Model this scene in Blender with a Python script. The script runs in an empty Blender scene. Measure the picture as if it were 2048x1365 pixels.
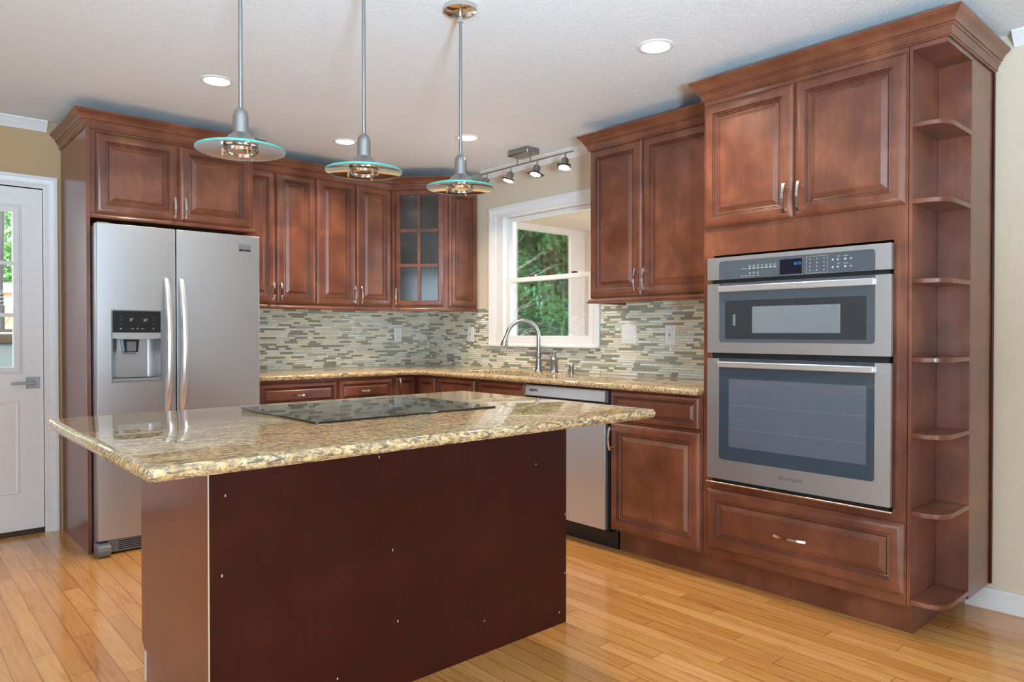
import bpy, math, random
from mathutils import Vector, Matrix, Euler
random.seed(7)
sc = bpy.context.scene
R = math.radians

# ------------------------------------------------------------------ camera
cam_d = bpy.data.cameras.new('camera')
cam = bpy.data.objects.new('camera', cam_d)
sc.collection.objects.link(cam)
cam_d.sensor_width = 36.0
cam_d.lens = 36.0 * 1426.36 / 2048.0
cam_d.clip_start = 0.05
cam.location = (-3.5146, -4.948, 1.1692)
cam.rotation_euler = Euler((R(90 - 0.63), 0.0, R(-41.929)), 'XYZ')
sc.camera = cam

# ------------------------------------------------------------------ view
sc.view_settings.view_transform = 'Standard'
sc.view_settings.look = 'None'
sc.view_settings.gamma = 1.0
sc.view_settings.exposure = -0.5
sc.view_settings.use_curve_mapping = False

# ------------------------------------------------------------------ world (sky)
w = bpy.data.worlds.new('sky'); sc.world = w
w.use_nodes = True
nt = w.node_tree
bg = nt.nodes['Background']
sky = nt.nodes.new('ShaderNodeTexSky')
sky.sky_type = 'HOSEK_WILKIE'
sky.sun_direction = Vector((-0.3, -0.7, 0.75)).normalized()
sky.turbidity = 4.0
mixw = nt.nodes.new('ShaderNodeMix'); mixw.data_type = 'RGBA'
mixw.inputs[0].default_value = 0.75
nt.links.new(sky.outputs[0], mixw.inputs[6])
mixw.inputs[7].default_value = (0.95, 1.0, 1.05, 1)
nt.links.new(mixw.outputs[2], bg.inputs[0])
bg.inputs[1].default_value = 9.0

def lamp(name, typ, loc, rot, energy, color=(1, 1, 1), **k):
    d = bpy.data.lights.new(name, typ)
    d.energy = energy; d.color = color
    for a, v in k.items(): setattr(d, a, v)
    o = bpy.data.objects.new(name, d)
    o.location = loc; o.rotation_euler = rot
    sc.collection.objects.link(o)
    return o
def aim(o, target):
    o.rotation_euler = (Vector(target) - o.location).to_track_quat('-Z', 'Y').to_euler()

sun = lamp('sun', 'SUN', (0, -5, 9), (0, 0, 0), 16.0, (1, .97, .9), angle=R(1))
sun.rotation_euler = Vector((0.3, 0.7, -0.75)).to_track_quat('-Z', 'Y').to_euler()
# added fill lamps behind the camera, standing in for window daylight
l1 = lamp('fill_left', 'AREA', (-5.75, -4.6, 1.15), (0, R(-90), 0), 100, (.69, .85, 1), shape='RECTANGLE', size=1.9, size_y=3.0)
l2 = lamp('fill_front', 'AREA', (-4.35, -8.05, 1.1), (R(90), 0, 0), 125, (.68, .84, 1), shape='RECTANGLE', size=2.4, size_y=2.0)
# added fill behind the camera, washing the ceiling like a bounced flash
l3 = lamp('fill_uplight', 'AREA', (-3.9, -6.5, .9), (0, 0, 0), 215, (.50, .77, 1), shape='DISK', size=.5, spread=R(95))
aim(l3, (-3.1, -5.1, 2.4))

# ------------------------------------------------------------------ node helpers
class NT:
    def __init__(s, name):
        s.m = bpy.data.materials.new(name); s.m.use_nodes = True
        s.t = s.m.node_tree; s.t.nodes.clear()
        s.out = s.t.nodes.new('ShaderNodeOutputMaterial')
        s.b = s.t.nodes.new('ShaderNodeBsdfPrincipled')
        s.t.links.new(s.b.outputs[0], s.out.inputs[0])
    def n(s, typ, **k):
        x = s.t.nodes.new(typ)
        for a, v in k.items(): setattr(x, a, v)
        return x
    def l(s, a, b): s.t.links.new(a, b)
    def put(s, sock, v):
        if hasattr(v, 'links'): s.l(v, sock)
        else: sock.default_value = v
    def math(s, op, a, b=0.0, c=None):
        x = s.n('ShaderNodeMath', operation=op)
        s.put(x.inputs[0], a); s.put(x.inputs[1], b)
        if c is not None: s.put(x.inputs[2], c)
        return x.outputs[0]
    def coord(s): return s.n('ShaderNodeNewGeometry').outputs['Position']
    def mapping(s, v, scale=(1, 1, 1), rot=(0, 0, 0), loc=(0, 0, 0)):
        x = s.n('ShaderNodeMapping'); s.l(v, x.inputs[0])
        x.inputs[1].default_value = loc; x.inputs[2].default_value = rot; x.inputs[3].default_value = scale
        return x.outputs[0]
    def noise(s, v, scale, detail=4, rough=.5, dist=0):
        x = s.n('ShaderNodeTexNoise'); s.l(v, x.inputs['Vector'])
        x.inputs['Scale'].default_value = scale; x.inputs['Detail'].default_value = detail
        x.inputs['Roughness'].default_value = rough; x.inputs['Distortion'].default_value = dist
        return x.outputs[0]
    def ramp(s, f, stops, interp='LINEAR'):
        x = s.n('ShaderNodeValToRGB'); s.l(f, x.inputs[0])
        cr = x.color_ramp; cr.interpolation = interp
        while len(cr.elements) < len(stops): cr.elements.new(.5)
        for e, (p, c) in zip(cr.elements, stops):
            e.position = p; e.color = (*c, 1) if len(c) == 3 else c
        return x.outputs[0]
    def mix(s, f, a, b, blend='MIX'):
        x = s.n('ShaderNodeMix', data_type='RGBA', blend_type=blend)
        s.put(x.inputs[0], f)
        s.put(x.inputs[6], a if hasattr(a, 'links') else (*a, 1)); s.put(x.inputs[7], b if hasattr(b, 'links') else (*b, 1))
        return x.outputs[2]
    def bump(s, h, strength=.2, dist=.01):
        x = s.n('ShaderNodeBump'); s.l(h, x.inputs['Height'])
        x.inputs['Strength'].default_value = strength; x.inputs['Distance'].default_value = dist
        s.l(x.outputs[0], s.b.inputs['Normal'])
    def set(s, **k):
        for a, v in k.items():
            s.put(s.b.inputs[a.replace('_', ' ')], v)
        return s.m

def srgb(r, g, b):
    f = lambda c: (c / 255 / 12.92) if c / 255 <= .04045 else ((c / 255 + .055) / 1.055) ** 2.4
    return (f(r), f(g), f(b))
def col4(c): return (*c, 1)
def flat(name, c, rough=.5, metal=0.0, **k):
    t = NT(name)
    # a trace of surface variation keeps every finish procedural
    n = t.noise(t.coord(), 35, 2)
    c2 = t.mix(n, tuple(x * .94 for x in c), tuple(min(1, x * 1.05) for x in c))
    return t.set(Base_Color=c2, Roughness=rough, Metallic=metal, **k)

def wood_mat(name, ca, cb, cc, rough=.33, grain='z', coat=.35, spec=.5):
    t = NT(name)
    p = t.coord()
    mott = t.noise(p, 5.5, 5, .55, .3)
    base = t.ramp(mott, [(.25, ca), (.5, cb), (.75, cc)])
    sv = {'z': (60, 60, 3), 'x': (3, 60, 60), 'y': (60, 3, 60)}[grain]
    g = t.noise(t.mapping(p, sv), 1.0, 5, .65, .4)
    gr = t.ramp(g, [(.3, (.72, .7, .68)), (.6, (1.06, 1.06, 1.06))])
    c = t.mix(.55, base, gr, 'MULTIPLY')
    t.bump(g, .04, .002)
    r = t.math('MULTIPLY_ADD', mott, .12, rough - .06)
    return t.set(Base_Color=c, Roughness=r, Coat_Weight=coat, Coat_Roughness=.13, Specular_IOR_Level=spec)
CH = wood_mat('cherry_wood', srgb(85, 43, 28), srgb(111, 61, 41), srgb(140, 82, 55))
CHX = wood_mat('cherry_wood_horizontal', srgb(85, 43, 28), srgb(111, 61, 41), srgb(140, 82, 55), grain='x')
VEN_SHADED = wood_mat('cherry_veneer_shaded', srgb(54, 15, 8), srgb(61, 18, 10), srgb(70, 25, 16), rough=.42, coat=0, spec=.3)  # cherry darkened to hold the shade under the island overhang
VEN_LIT = wood_mat('cherry_veneer_lit', srgb(104, 52, 36), srgb(116, 60, 43), srgb(128, 70, 52), rough=.36)  # lighter copy of the veneer for panels turned to the light
GLAZE = flat('dark_glaze', srgb(58, 24, 16), .4)
DARKIN = flat('cabinet_interior_dark', srgb(30, 14, 11), .7)
RAW = flat('raw_board_edge', srgb(225, 212, 195), .7)
WHITE = flat('white_paint', srgb(232, 230, 228), .38)
WHITE2 = flat('white_plastic', srgb(238, 238, 234), .3)
DOORW = flat('door_paint', srgb(240, 236, 232), .42)
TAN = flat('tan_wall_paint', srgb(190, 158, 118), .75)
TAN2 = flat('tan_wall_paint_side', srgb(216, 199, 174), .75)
PALE = flat('pale_wall_paint', srgb(214, 212, 208), .75)
BLACK = flat('black_plastic', srgb(16, 17, 19), .3)
BLACKM = flat('black_matte', srgb(12, 12, 13), .6)
GREYP = flat('grey_plastic', srgb(120, 122, 124), .4, .3)
NICKEL = flat('satin_nickel', (.36, .355, .345), .30, 1.0)
CHROME = flat('polished_nickel', (.72, .7, .67), .12, 1.0)
BRONZE = flat('copper_trim', (.75, .55, .45), .25, 1.0)

def steel(name, c, rough, axis):
    t = NT(name)
    p = t.coord()
    sv = {'z': (220, 220, 2), 'h': (2, 2, 240)}[axis]
    n = t.noise(t.mapping(p, sv), 1.0, 3, .6)
    t.bump(n, .02, .0006)
    r = t.math('MULTIPLY_ADD', n, .1, rough - .05)
    return t.set(Base_Color=t.mix(n, tuple(x * .95 for x in c), c), Metallic=.82, Roughness=r)
STEEL = steel('brushed_steel', (.52, .52, .525), .36, 'h')
STEELV = steel('brushed_steel_vertical', (.58, .60, .63), .3, 'h')
STEELB = steel('bright_steel', (.80, .82, .85), .32, 'h')
STEELD = flat('steel_dark_side', (.30, .31, .33), .45, .7)
SINK = steel('sink_steel', (.6, .6, .6), .28, 'h')

def granite():
    t = NT('granite')
    p = t.coord()
    wv = t.mapping(p, (.8, 1.5, 1.2), (0, 0, .15))
    big = t.noise(wv, 15, 6, .62, 1.0)
    base = t.ramp(big, [(.3, srgb(172, 128, 74)), (.44, srgb(214, 174, 112)), (.56, srgb(228, 202, 150)), (.7, srgb(214, 160, 92))])
    f = t.noise(wv, 80, 6, .7, .6)
    spots = t.ramp(f, [(.43, (0, 0, 0)), (.53, (1, 1, 1))])
    c = t.mix(spots, srgb(140, 100, 56), base)
    d = t.noise(t.mapping(p, (.42, 1.5, 1.3), (0, 0, .08)), 52, 7, .72, 1.4)
    veins = t.ramp(d, [(.425, (0, 0, 0)), (.485, (1, 1, 1))])
    c = t.mix(veins, srgb(62, 46, 32), c)
    q = t.noise(p, 150, 3, .6)
    c = t.mix(t.math('MULTIPLY', q, .22), c, srgb(245, 238, 220))
    return t.set(Base_Color=c, Roughness=.045, Specular_IOR_Level=.7)
GRANITE = granite()

def floor_mat():
    t = NT('oak_strip_floor')
    p = t.coord()
    s = t.n('ShaderNodeSeparateXYZ'); t.l(p, s.inputs[0])
    X, Y = s.outputs[0], s.outputs[1]
    W, L = .072, 1.05
    rx = t.math('DIVIDE', X, W)
    row = t.math('FLOOR', rx)
    wn = t.n('ShaderNodeTexWhiteNoise', noise_dimensions='1D'); t.l(row, wn.inputs['W'])
    yy = t.math('DIVIDE', t.math('MULTIPLY_ADD', wn.outputs[0], 7.3, Y), L)
    seg = t.math('FLOOR', yy)
    cmb = t.n('ShaderNodeCombineXYZ'); t.l(row, cmb.inputs[0]); t.l(seg, cmb.inputs[1])
    wn2 = t.n('ShaderNodeTexWhiteNoise', noise_dimensions='3D'); t.l(cmb.outputs[0], wn2.inputs['Vector'])
    tone = t.ramp(wn2.outputs[0], [(0, srgb(206, 142, 74)), (.35, srgb(214, 152, 84)), (.7, srgb(221, 160, 92)), (1, srgb(230, 172, 106))])
    off = t.n('ShaderNodeVectorMath', operation='MULTIPLY_ADD')
    t.l(wn2.outputs[1], off.inputs[0]); off.inputs[1].default_value = (9, 9, 9); t.l(p, off.inputs[2])
    gv = t.mapping(off.outputs[0], (26, 1.7, 1))
    g = t.noise(gv, 1.6, 7, .62, 1.4)
    gr = t.ramp(g, [(.3, srgb(176, 140, 110)), (.46, srgb(238, 230, 222)), (.62, (1, 1, 1))])
    c = t.mix(.62, tone, gr, 'MULTIPLY')
    fx = t.math('FRACT', rx); fy = t.math('FRACT', yy)
    ex = t.math('MINIMUM', fx, t.math('SUBTRACT', 1.0, fx))
    ey = t.math('MINIMUM', fy, t.math('SUBTRACT', 1.0, fy))
    gap = t.math('MINIMUM', t.math('MULTIPLY', ex, W), t.math('MULTIPLY', ey, L))
    gm = t.ramp(gap, [(0.0, (.55, .48, .42)), (.0012, (1, 1, 1))])
    c = t.mix(1.0, c, gm, 'MULTIPLY')
    t.bump(g, .03, .002)
    return t.set(Base_Color=c, Roughness=.2, Coat_Weight=.35, Coat_Roughness=.1)
FLOORM = floor_mat()

def ceiling_mat():
    t = NT('textured_ceiling')
    p = t.coord()
    a = t.noise(p, 9, 4, .6)
    b = t.noise(t.mapping(p, (1, 1.6, 1)), 75, 5, .65, .6)
    h = t.math('MULTIPLY', t.ramp(a, [(.35, (.25, .25, .25)), (.65, (1, 1, 1))]), t.ramp(b, [(.48, (0, 0, 0)), (.62, (1, 1, 1))]))
    t.bump(h, .45, .012)
    return t.set(Base_Color=(*srgb(240, 240, 240), 1), Roughness=.85)
CEIL = ceiling_mat()

def thin_glass(name, tint=(1, 1, 1), refl=.5, rough=.02):
    t = NT(name)
    tr = t.n('ShaderNodeBsdfTransparent'); tr.inputs[0].default_value = (*tint, 1)
    gl = t.n('ShaderNodeBsdfGlossy'); gl.inputs[1].default_value = rough
    n = t.noise(t.coord(), 12, 2)
    gl.inputs[0].default_value = (1, 1, 1, 1)
    fr = t.n('ShaderNodeFresnel'); fr.inputs[0].default_value = 1.5
    f = t.math('MULTIPLY', fr.outputs[0], t.math('MULTIPLY_ADD', n, .02, refl))
    mx = t.n('ShaderNodeMixShader'); t.l(f, mx.inputs[0]); t.l(tr.outputs[0], mx.inputs[1]); t.l(gl.outputs[0], mx.inputs[2])
    t.l(mx.outputs[0], t.out.inputs[0])
    return t.m
PANE = thin_glass('window_glass', (.97, .99, .98), .8)
SHADEG = thin_glass('shade_glass', (.95, .985, .975), 1.0)
CABG = thin_glass('cabinet_glass', (.62, .70, .72), 1.8, .12)
TEAL = flat('teal_glass_edge', srgb(96, 182, 170), .12, 0.0, Transmission_Weight=.2)
OVENG = flat('dark_oven_glass', srgb(58, 70, 80), .05, 0.0, Specular_IOR_Level=.9)
OVENW = flat('oven_window', srgb(94, 100, 110), .08, 0.0, Specular_IOR_Level=.9)
CTLG = flat('control_glass', srgb(80, 86, 92), .12, 0.0, Specular_IOR_Level=.8)
MWSCR = flat('microwave_screen', srgb(122, 127, 130), .2)
MWDARK = flat('microwave_dark_glass', srgb(48, 52, 56), .06, 0.0, Specular_IOR_Level=.8)
COOKG = flat('cooktop_glass', srgb(10, 11, 12), .03, 0.0, Specular_IOR_Level=.8)
PRINT = flat('white_print', srgb(190, 195, 198), .5)
def emit(name, c, s):
    t = NT(name)
    n = t.noise(t.coord(), 20, 1)
    cc = t.mix(n, c, tuple(x * .98 for x in c))
    return t.set(Base_Color=(0, 0, 0, 1), Emission_Color=cc, Emission_Strength=s)
LEDB = emit('blue_led', (.05, .35, 1.0), 1.6)
LEDW = emit('white_led', (.85, .9, .95), .8)
BULB = emit('lamp_lens', (1, .95, .86), 9)
HALO = emit('halogen_reflector', (1, .96, .9), 2.2)
RED = flat('red_button', srgb(190, 40, 40), .4)

TILES = [flat('tile_olive', srgb(152, 148, 126), .12, 0, Specular_IOR_Level=.7),
         flat('tile_grey_green', srgb(178, 178, 160), .1, 0, Specular_IOR_Level=.7),
         flat('tile_cream', srgb(238, 229, 204), .3),
         flat('tile_beige', srgb(226, 214, 190), .35),
         flat('tile_offwhite', srgb(242, 242, 236), .25),
         flat('tile_pale_green', srgb(218, 220, 206), .14, 0, Specular_IOR_Level=.7)]
GROUT = flat('grout', srgb(206, 202, 184), .8)

# ------------------------------------------------------------------ mesh builder
class F:
    def __init__(s, o, u, v, n):
        s.o = Vector(o); s.u = Vector(u); s.v = Vector(v); s.n = Vector(n)
    def __call__(s, a, b, c): return s.o + s.u * a + s.v * b + s.n * c
def FA(y): return F((0, y, 0), (1, 0, 0), (0, 0, 1), (0, -1, 0))          # faces the room from the back wall; u = x
def FB(x): return F((x, 0, 0), (0, -1, 0), (0, 0, 1), (-1, 0, 0))         # faces the room from the right wall; u = -y

class MB:
    def __init__(s): s.v = []; s.f = []; s.mi = []; s.m = 0
    def add(s, vs, fs):
        b = len(s.v); s.v += [tuple(x) for x in vs]
        for f in fs: s.f.append([b + i for i in f]); s.mi.append(s.m)
        return s
    def box(s, x0, x1, y0, y1, z0, z1):
        x0, x1 = sorted((x0, x1)); y0, y1 = sorted((y0, y1)); z0, z1 = sorted((z0, z1))
        return s.add([(x0, y0, z0), (x1, y0, z0), (x1, y1, z0), (x0, y1, z0), (x0, y0, z1), (x1, y0, z1), (x1, y1, z1), (x0, y1, z1)],
                     [(3, 2, 1, 0), (4, 5, 6, 7), (0, 1, 5, 4), (1, 2, 6, 5), (2, 3, 7, 6), (3, 0, 4, 7)])
    def fbox(s, fr, u0, u1, v0, v1, w0, w1):
        p = [fr(a, b, c) for c in (w0, w1) for b in (v0, v1) for a in (u0, u1)]
        return s.add(p, [(0, 2, 3, 1), (4, 5, 7, 6), (0, 1, 5, 4), (2, 6, 7, 3), (0, 4, 6, 2), (1, 3, 7, 5)])
    def nested(s, fr, u0, u1, v0, v1, loops, cap=True, back=True):
        vs = []; fs = []
        for ins, wd in loops:
            vs += [fr(u0 + ins, v0 + ins, wd), fr(u1 - ins, v0 + ins, wd), fr(u1 - ins, v1 - ins, wd), fr(u0 + ins, v1 - ins, wd)]
        for k in range(len(loops) - 1):
            a = 4 * k
            for i in range(4):
                j = (i + 1) % 4
                fs.append((a + i, a + j, a + 4 + j, a + 4 + i))
        if cap: a = 4 * (len(loops) - 1); fs.append((a, a + 1, a + 2, a + 3))
        if back: fs.append((3, 2, 1, 0))
        return s.add(vs, fs)
    def prism(s, pts, z0, z1):           # xy polygon extruded along z (ccw)
        n = len(pts)
        vs = [(x, y, z0) for x, y in pts] + [(x, y, z1) for x, y in pts]
        fs = [tuple(range(n - 1, -1, -1)), tuple(range(n, 2 * n))] + [(i, (i + 1) % n, n + (i + 1) % n, n + i) for i in range(n)]
        return s.add(vs, fs)
    def fprism(s, fr, pts, w0, w1):
        n = len(pts)
        vs = [fr(a, b, w0) for a, b in pts] + [fr(a, b, w1) for a, b in pts]
        fs = [tuple(range(n - 1, -1, -1)), tuple(range(n, 2 * n))] + [(i, (i + 1) % n, n + (i + 1) % n, n + i) for i in range(n)]
        return s.add(vs, fs)
    def fring(s, fr, outer, inner, w0, w1):   # frame between two same-length loops
        n = len(outer)
        vs = [fr(a, b, w) for w in (w0, w1) for lp in (outer, inner) for a, b in lp]
        fs = []
        for i in range(n):
            j = (i + 1) % n
            fs += [(2 * n + i, 2 * n + j, 3 * n + j, 3 * n + i), (i, n + i, n + j, j), (i, j, 2 * n + j, 2 * n + i), (n + i, 3 * n + i, 3 * n + j, n + j)]
        return s.add(vs, fs)
    def lathe(s, prof, c, seg=32, axis=None, cap=True):
        c = Vector(c)
        q = Matrix.Identity(3) if axis is None else Vector((0, 0, 1)).rotation_difference(Vector(axis).normalized()).to_matrix()
        vs = []; fs = []
        for r, z in prof:
            for i in range(seg):
                a = 2 * math.pi * i / seg
                vs.append(c + q @ Vector((r * math.cos(a), r * math.sin(a), z)))
        for k in range(len(prof) - 1):
            for i in range(seg):
                j = (i + 1) % seg
                fs.append((k * seg + i, k * seg + j, (k + 1) * seg + j, (k + 1) * seg + i))
        if cap:
            fs.append(tuple(range(seg - 1, -1, -1))); m = (len(prof) - 1) * seg; fs.append(tuple(range(m, m + seg)))
        return s.add(vs, fs)
    def tube(s, pts, rad, seg=12):
        pts = [Vector(p) for p in pts]; n = len(pts)
        rs = rad if isinstance(rad, (list, tuple)) else [rad] * n
        vs = []; fs = []; ref = None
        for i, p in enumerate(pts):
            t = (pts[min(i + 1, n - 1)] - pts[max(i - 1, 0)]).normalized()
            if ref is None:
                ref = t.orthogonal().normalized()
            else:
                ref = (ref - t * ref.dot(t)).normalized()
            b = t.cross(ref)
            for k in range(seg):
                a = 2 * math.pi * k / seg
                vs.append(p + (ref * math.cos(a) + b * math.sin(a)) * rs[i])
        for i in range(n - 1):
            for k in range(seg):
                j = (k + 1) % seg
                fs.append((i * seg + k, i * seg + j, (i + 1) * seg + j, (i + 1) * seg + k))
        fs.append(tuple(range(seg - 1, -1, -1))); fs.append(tuple(range((n - 1) * seg, n * seg)))
        return s.add(vs, fs)
    def sweep(s, path, prof, z0):        # moulding along an xy path, room side on the right of travel
        P = [Vector((x, y)) for x, y in path]; n = len(P); m = len(prof)
        dirs = [(P[i + 1] - P[i]).normalized() for i in range(n - 1)]
        nr = [Vector((d.y, -d.x)) for d in dirs]
        vs = []; fs = []
        for i in range(n):
            if i == 0: off = nr[0]
            elif i == n - 1: off = nr[-1]
            else:
                a, b = nr[i - 1], nr[i]; off = (a + b) / (1 + a.dot(b))
            for o, z in prof: vs.append((P[i].x + off.x * o, P[i].y + off.y * o, z0 + z))
        for i in range(n - 1):
            for k in range(m):
                j = (k + 1) % m
                fs.append((i * m + k, (i + 1) * m + k, (i + 1) * m + j, i * m + j))
        fs.append(tuple(range(m))); fs.append(tuple(range((n - 1) * m + m - 1, (n - 1) * m - 1, -1)))
        return s.add(vs, fs)

def rrect(u0, u1, v0, v1, r, seg=6, corners=(1, 1, 1, 1)):   # corners: BL BR TR TL
    pts = []
    for (cx, cy, a0, on, px, py) in ((u0 + r, v0 + r, 180, corners[0], u0, v0), (u1 - r, v0 + r, 270, corners[1], u1, v0), (u1 - r, v1 - r, 0, corners[2], u1, v1), (u0 + r, v1 - r, 90, corners[3], u0, v1)):
        for i in range(seg + 1):
            if on:
                a = R(a0 + 90 * i / seg); pts.append((cx + r * math.cos(a), cy + r * math.sin(a)))
            else: pts.append((px + 1e-6 * i, py))
    return pts

def link(o): sc.collection.objects.link(o); return o
def mesh_obj(name, mb, mat, parent=None, bev=0.0, smooth=True, label=None, sharp=32):
    me = bpy.data.meshes.new(name)
    me.from_pydata(mb.v, [], mb.f)
    for m in (mat if isinstance(mat, (list, tuple)) else [mat]): me.materials.append(m)
    me.polygons.foreach_set('material_index', mb.mi)
    import bmesh
    bm = bmesh.new(); bm.from_mesh(me)
    bmesh.ops.recalc_face_normals(bm, faces=bm.faces)
    bm.to_mesh(me); bm.free()
    if smooth:
        me.polygons.foreach_set('use_smooth', [True] * len(me.polygons))
        me.set_sharp_from_angle(angle=R(sharp))
    me.update()
    o = link(bpy.data.objects.new(name, me))
    if parent:
        o.parent = parent
        root = parent
        off = Vector((0, 0, 0))
        while root is not None: off += root.location; root = root.parent
        for v in me.vertices: v.co = v.co - off
        # children keep the thing's own origin
    if bev:
        b = o.modifiers.new('bevel', 'BEVEL'); b.width = bev; b.segments = 2; b.limit_method = 'ANGLE'; b.angle_limit = R(40)
    if label: o['label'] = label
    return o
def thing(name, loc, label, cat, group=None):
    o = link(bpy.data.objects.new(name, None))
    o.location = loc; o.empty_display_size = .05
    o['label'] = label; o['category'] = cat
    if group: o['group'] = group
    return o
def tag(o, label, cat, group=None, kind=None):
    o['label'] = label; o['category'] = cat
    if group: o['group'] = group
    if kind: o['kind'] = kind
    return o
def struct(o, label=None):
    o['kind'] = 'structure'
    if label: o['label'] = label
    return o
def copy_tree(o, parent=None):
    c = o.copy(); link(c)
    if parent: c.parent = parent
    for ch in list(o.children): copy_tree(ch, c)
    return c
def text(name, s, fr, u, v, wd, size, mat, parent, shear=0.0, align='CENTER', depth=.0006, label=None):
    cu = bpy.data.curves.new(name, 'FONT'); cu.body = s; cu.size = size; cu.align_x = align; cu.align_y = 'CENTER'
    cu.shear = shear; cu.extrude = depth; cu.resolution_u = 3
    ob = bpy.data.objects.new(name, cu); link(ob)
    dg = bpy.context.evaluated_depsgraph_get(); dg.update()
    me0 = ob.evaluated_get(dg).to_mesh()
    mb = MB(); mb.add([fr(u + p.co.x, v + p.co.y, wd + p.co.z) for p in me0.vertices], [tuple(p.vertices) for p in me0.polygons])
    ob.evaluated_get(dg).to_mesh_clear()
    bpy.data.objects.remove(ob); bpy.data.curves.remove(cu)
    return mesh_obj(name, mb, mat, parent, smooth=False, label=label)

# ------------------------------------------------------------------ cabinet parts
DL = [(0, 0), (0, .007), (.003, .011), (.010, .016), (.020, .0195), (.026, .0205), (.047, .0205), (.0475, .0165), (.0495, .0155), (.0535, .0165), (.0545, .012), (.0565, .0112), (.0605, .0125), (.0635, .0085), (.066, .0075), (.070, .008), (.088, .0165), (.0895, .017)]
DG = (7, 10, 13)      # grooves that hold the dark glaze
def door_loops(w, h):
    k = min(1.0, min(w, h) / .27)
    return [(a * k if a > .004 else a, b) for a, b in DL]
def add_handle(fr, u, v, parent, vertical=True, L=.125, base=.02):
    mb = MB(); n = 12; hw = .0055
    rows = []
    for i in range(n + 1):
        t = -1 + 2 * i / n
        wd = base + .017 + .013 * (1 - t * t)
        th = .0045
        a = t * L / 2
        for (s, ww) in ((-hw, wd), (hw, wd), (hw, wd + th), (-hw, wd + th)):
            rows.append(fr(u + s, v + a, ww) if vertical else fr(u + a, v + s, ww))
    fs = []
    for i in range(n):
        for k in range(4):
            j = (k + 1) % 4
            fs.append((i * 4 + k, i * 4 + j, i * 4 + 4 + j, i * 4 + 4 + k))
    fs += [(0, 1, 2, 3), (n * 4 + 3, n * 4 + 2, n * 4 + 1, n * 4)]
    mb.add(rows, fs)
    for s in (-.38, .38):
        a = s * L
        c = (u, v + a) if vertical else (u + a, v)
        mb.fbox(fr, c[0] - .004, c[0] + .004, c[1] - .004, c[1] + .004, base - .001, base + .026)
    return mesh_obj('handle', mb, CHROME, parent, label='curved satin nickel bar pull')
def add_door(name, fr, u0, u1, v0, v1, parent, handle=None, mat=CH, L=.125):
    mb = MB(); mb.nested(fr, u0, u1, v0, v1, door_loops(u1 - u0, v1 - v0))
    for k in DG:
        for i in range(4): mb.mi[4 * k + i] = 1
    d = mesh_obj(name, mb, [mat, GLAZE], parent, sharp=16)
    if handle: add_handle(fr, handle[0], handle[1], d, handle[2], L)
    return d
CROWN = [(0, 0), (.005, 0), (.007, .005), (.012, .006), (.014, .011), (.010, .0125), (.012, .016), (.020, .033), (.025, .034), (.026, .038), (.022, .040), (.027, .044), (.031, .044), (.034, .053), (.042, .064), (.052, .072), (.058, .075), (.061, .080), (.0655, .084), (.066, .090), (0, .090)]
CROWN = [(o * .84, z) for o, z in CROWN]
RAIL = [(-.018, 0), (.010, 0), (.016, .004), (.016, .010), (.010, .014), (.008, .022), (.004, .027), (-.018, .027)]

# ================================================================== SETTING
H = 2.405
XL, YF = -5.8, -8.1
m = MB(); m.box(XL, 0, YF, 0, -.05, 0); struct(mesh_obj('floor', m, FLOORM), 'honey oak strip floor')
m = MB(); m.box(XL, 0, YF, 0, H, H + .12); struct(mesh_obj('ceiling', m, CEIL), 'white textured ceiling')
# back wall with the door opening
DX0, DX1, DZ = -3.68, -2.763, 2.013
m = MB(); m.box(XL, DX0, 0, .14, 0, H).box(DX1, .14, 0, .14, 0, H).box(DX0, DX1, 0, .14, DZ, H)
struct(mesh_obj('wall_back', m, TAN), 'tan wall behind the fridge')
# right wall with the window opening
WY0, WY1, WZ0, WZ1 = -1.845, -.935, 1.095, 2.035
m = MB(); m.box(0, .14, 0, WY1, 0, H).box(0, .14, WY0, YF, 0, H).box(0, .14, WY0, WY1, 0, WZ0).box(0, .14, WY0, WY1, WZ1, H)
struct(mesh_obj('wall_right', m, TAN2), 'tan wall with the kitchen window')
m = MB(); m.box(XL - .12, XL, YF, .14, 0, H); struct(mesh_obj('wall_left', m, PALE))
m = MB(); m.box(XL, .14, YF - .12, YF, 0, H); struct(mesh_obj('wall_front', m, PALE))

# wall crown mouldings
TP = [(0, .0), (.006, 0), (.010, .008), (.020, .018), (.036, .034), (.044, .046), (.050, .050), (.050, .058), (0, .058)]
def trim(name, path, lab):
    m = MB(); m.sweep(path, TP, H - .058); struct(mesh_obj(name, m, WHITE), lab)
trim('trim_1', [(XL, 0), (-2.742, 0)], 'white crown moulding above the entry door')
trim('trim_2', [(0, -.72), (0, -2.045)], 'white crown moulding above the window')
trim('trim_3', [(0, -4.135), (0, YF)], 'white crown moulding right of the tall cabinet')
m = MB(); m.nested(FB(0), 3.97, -YF, 0, .092, [(0, 0), (0, .012), (.006, .016)]); struct(mesh_obj('baseboard_right', m, WHITE), 'white baseboard right of the tall cabinet')

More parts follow.
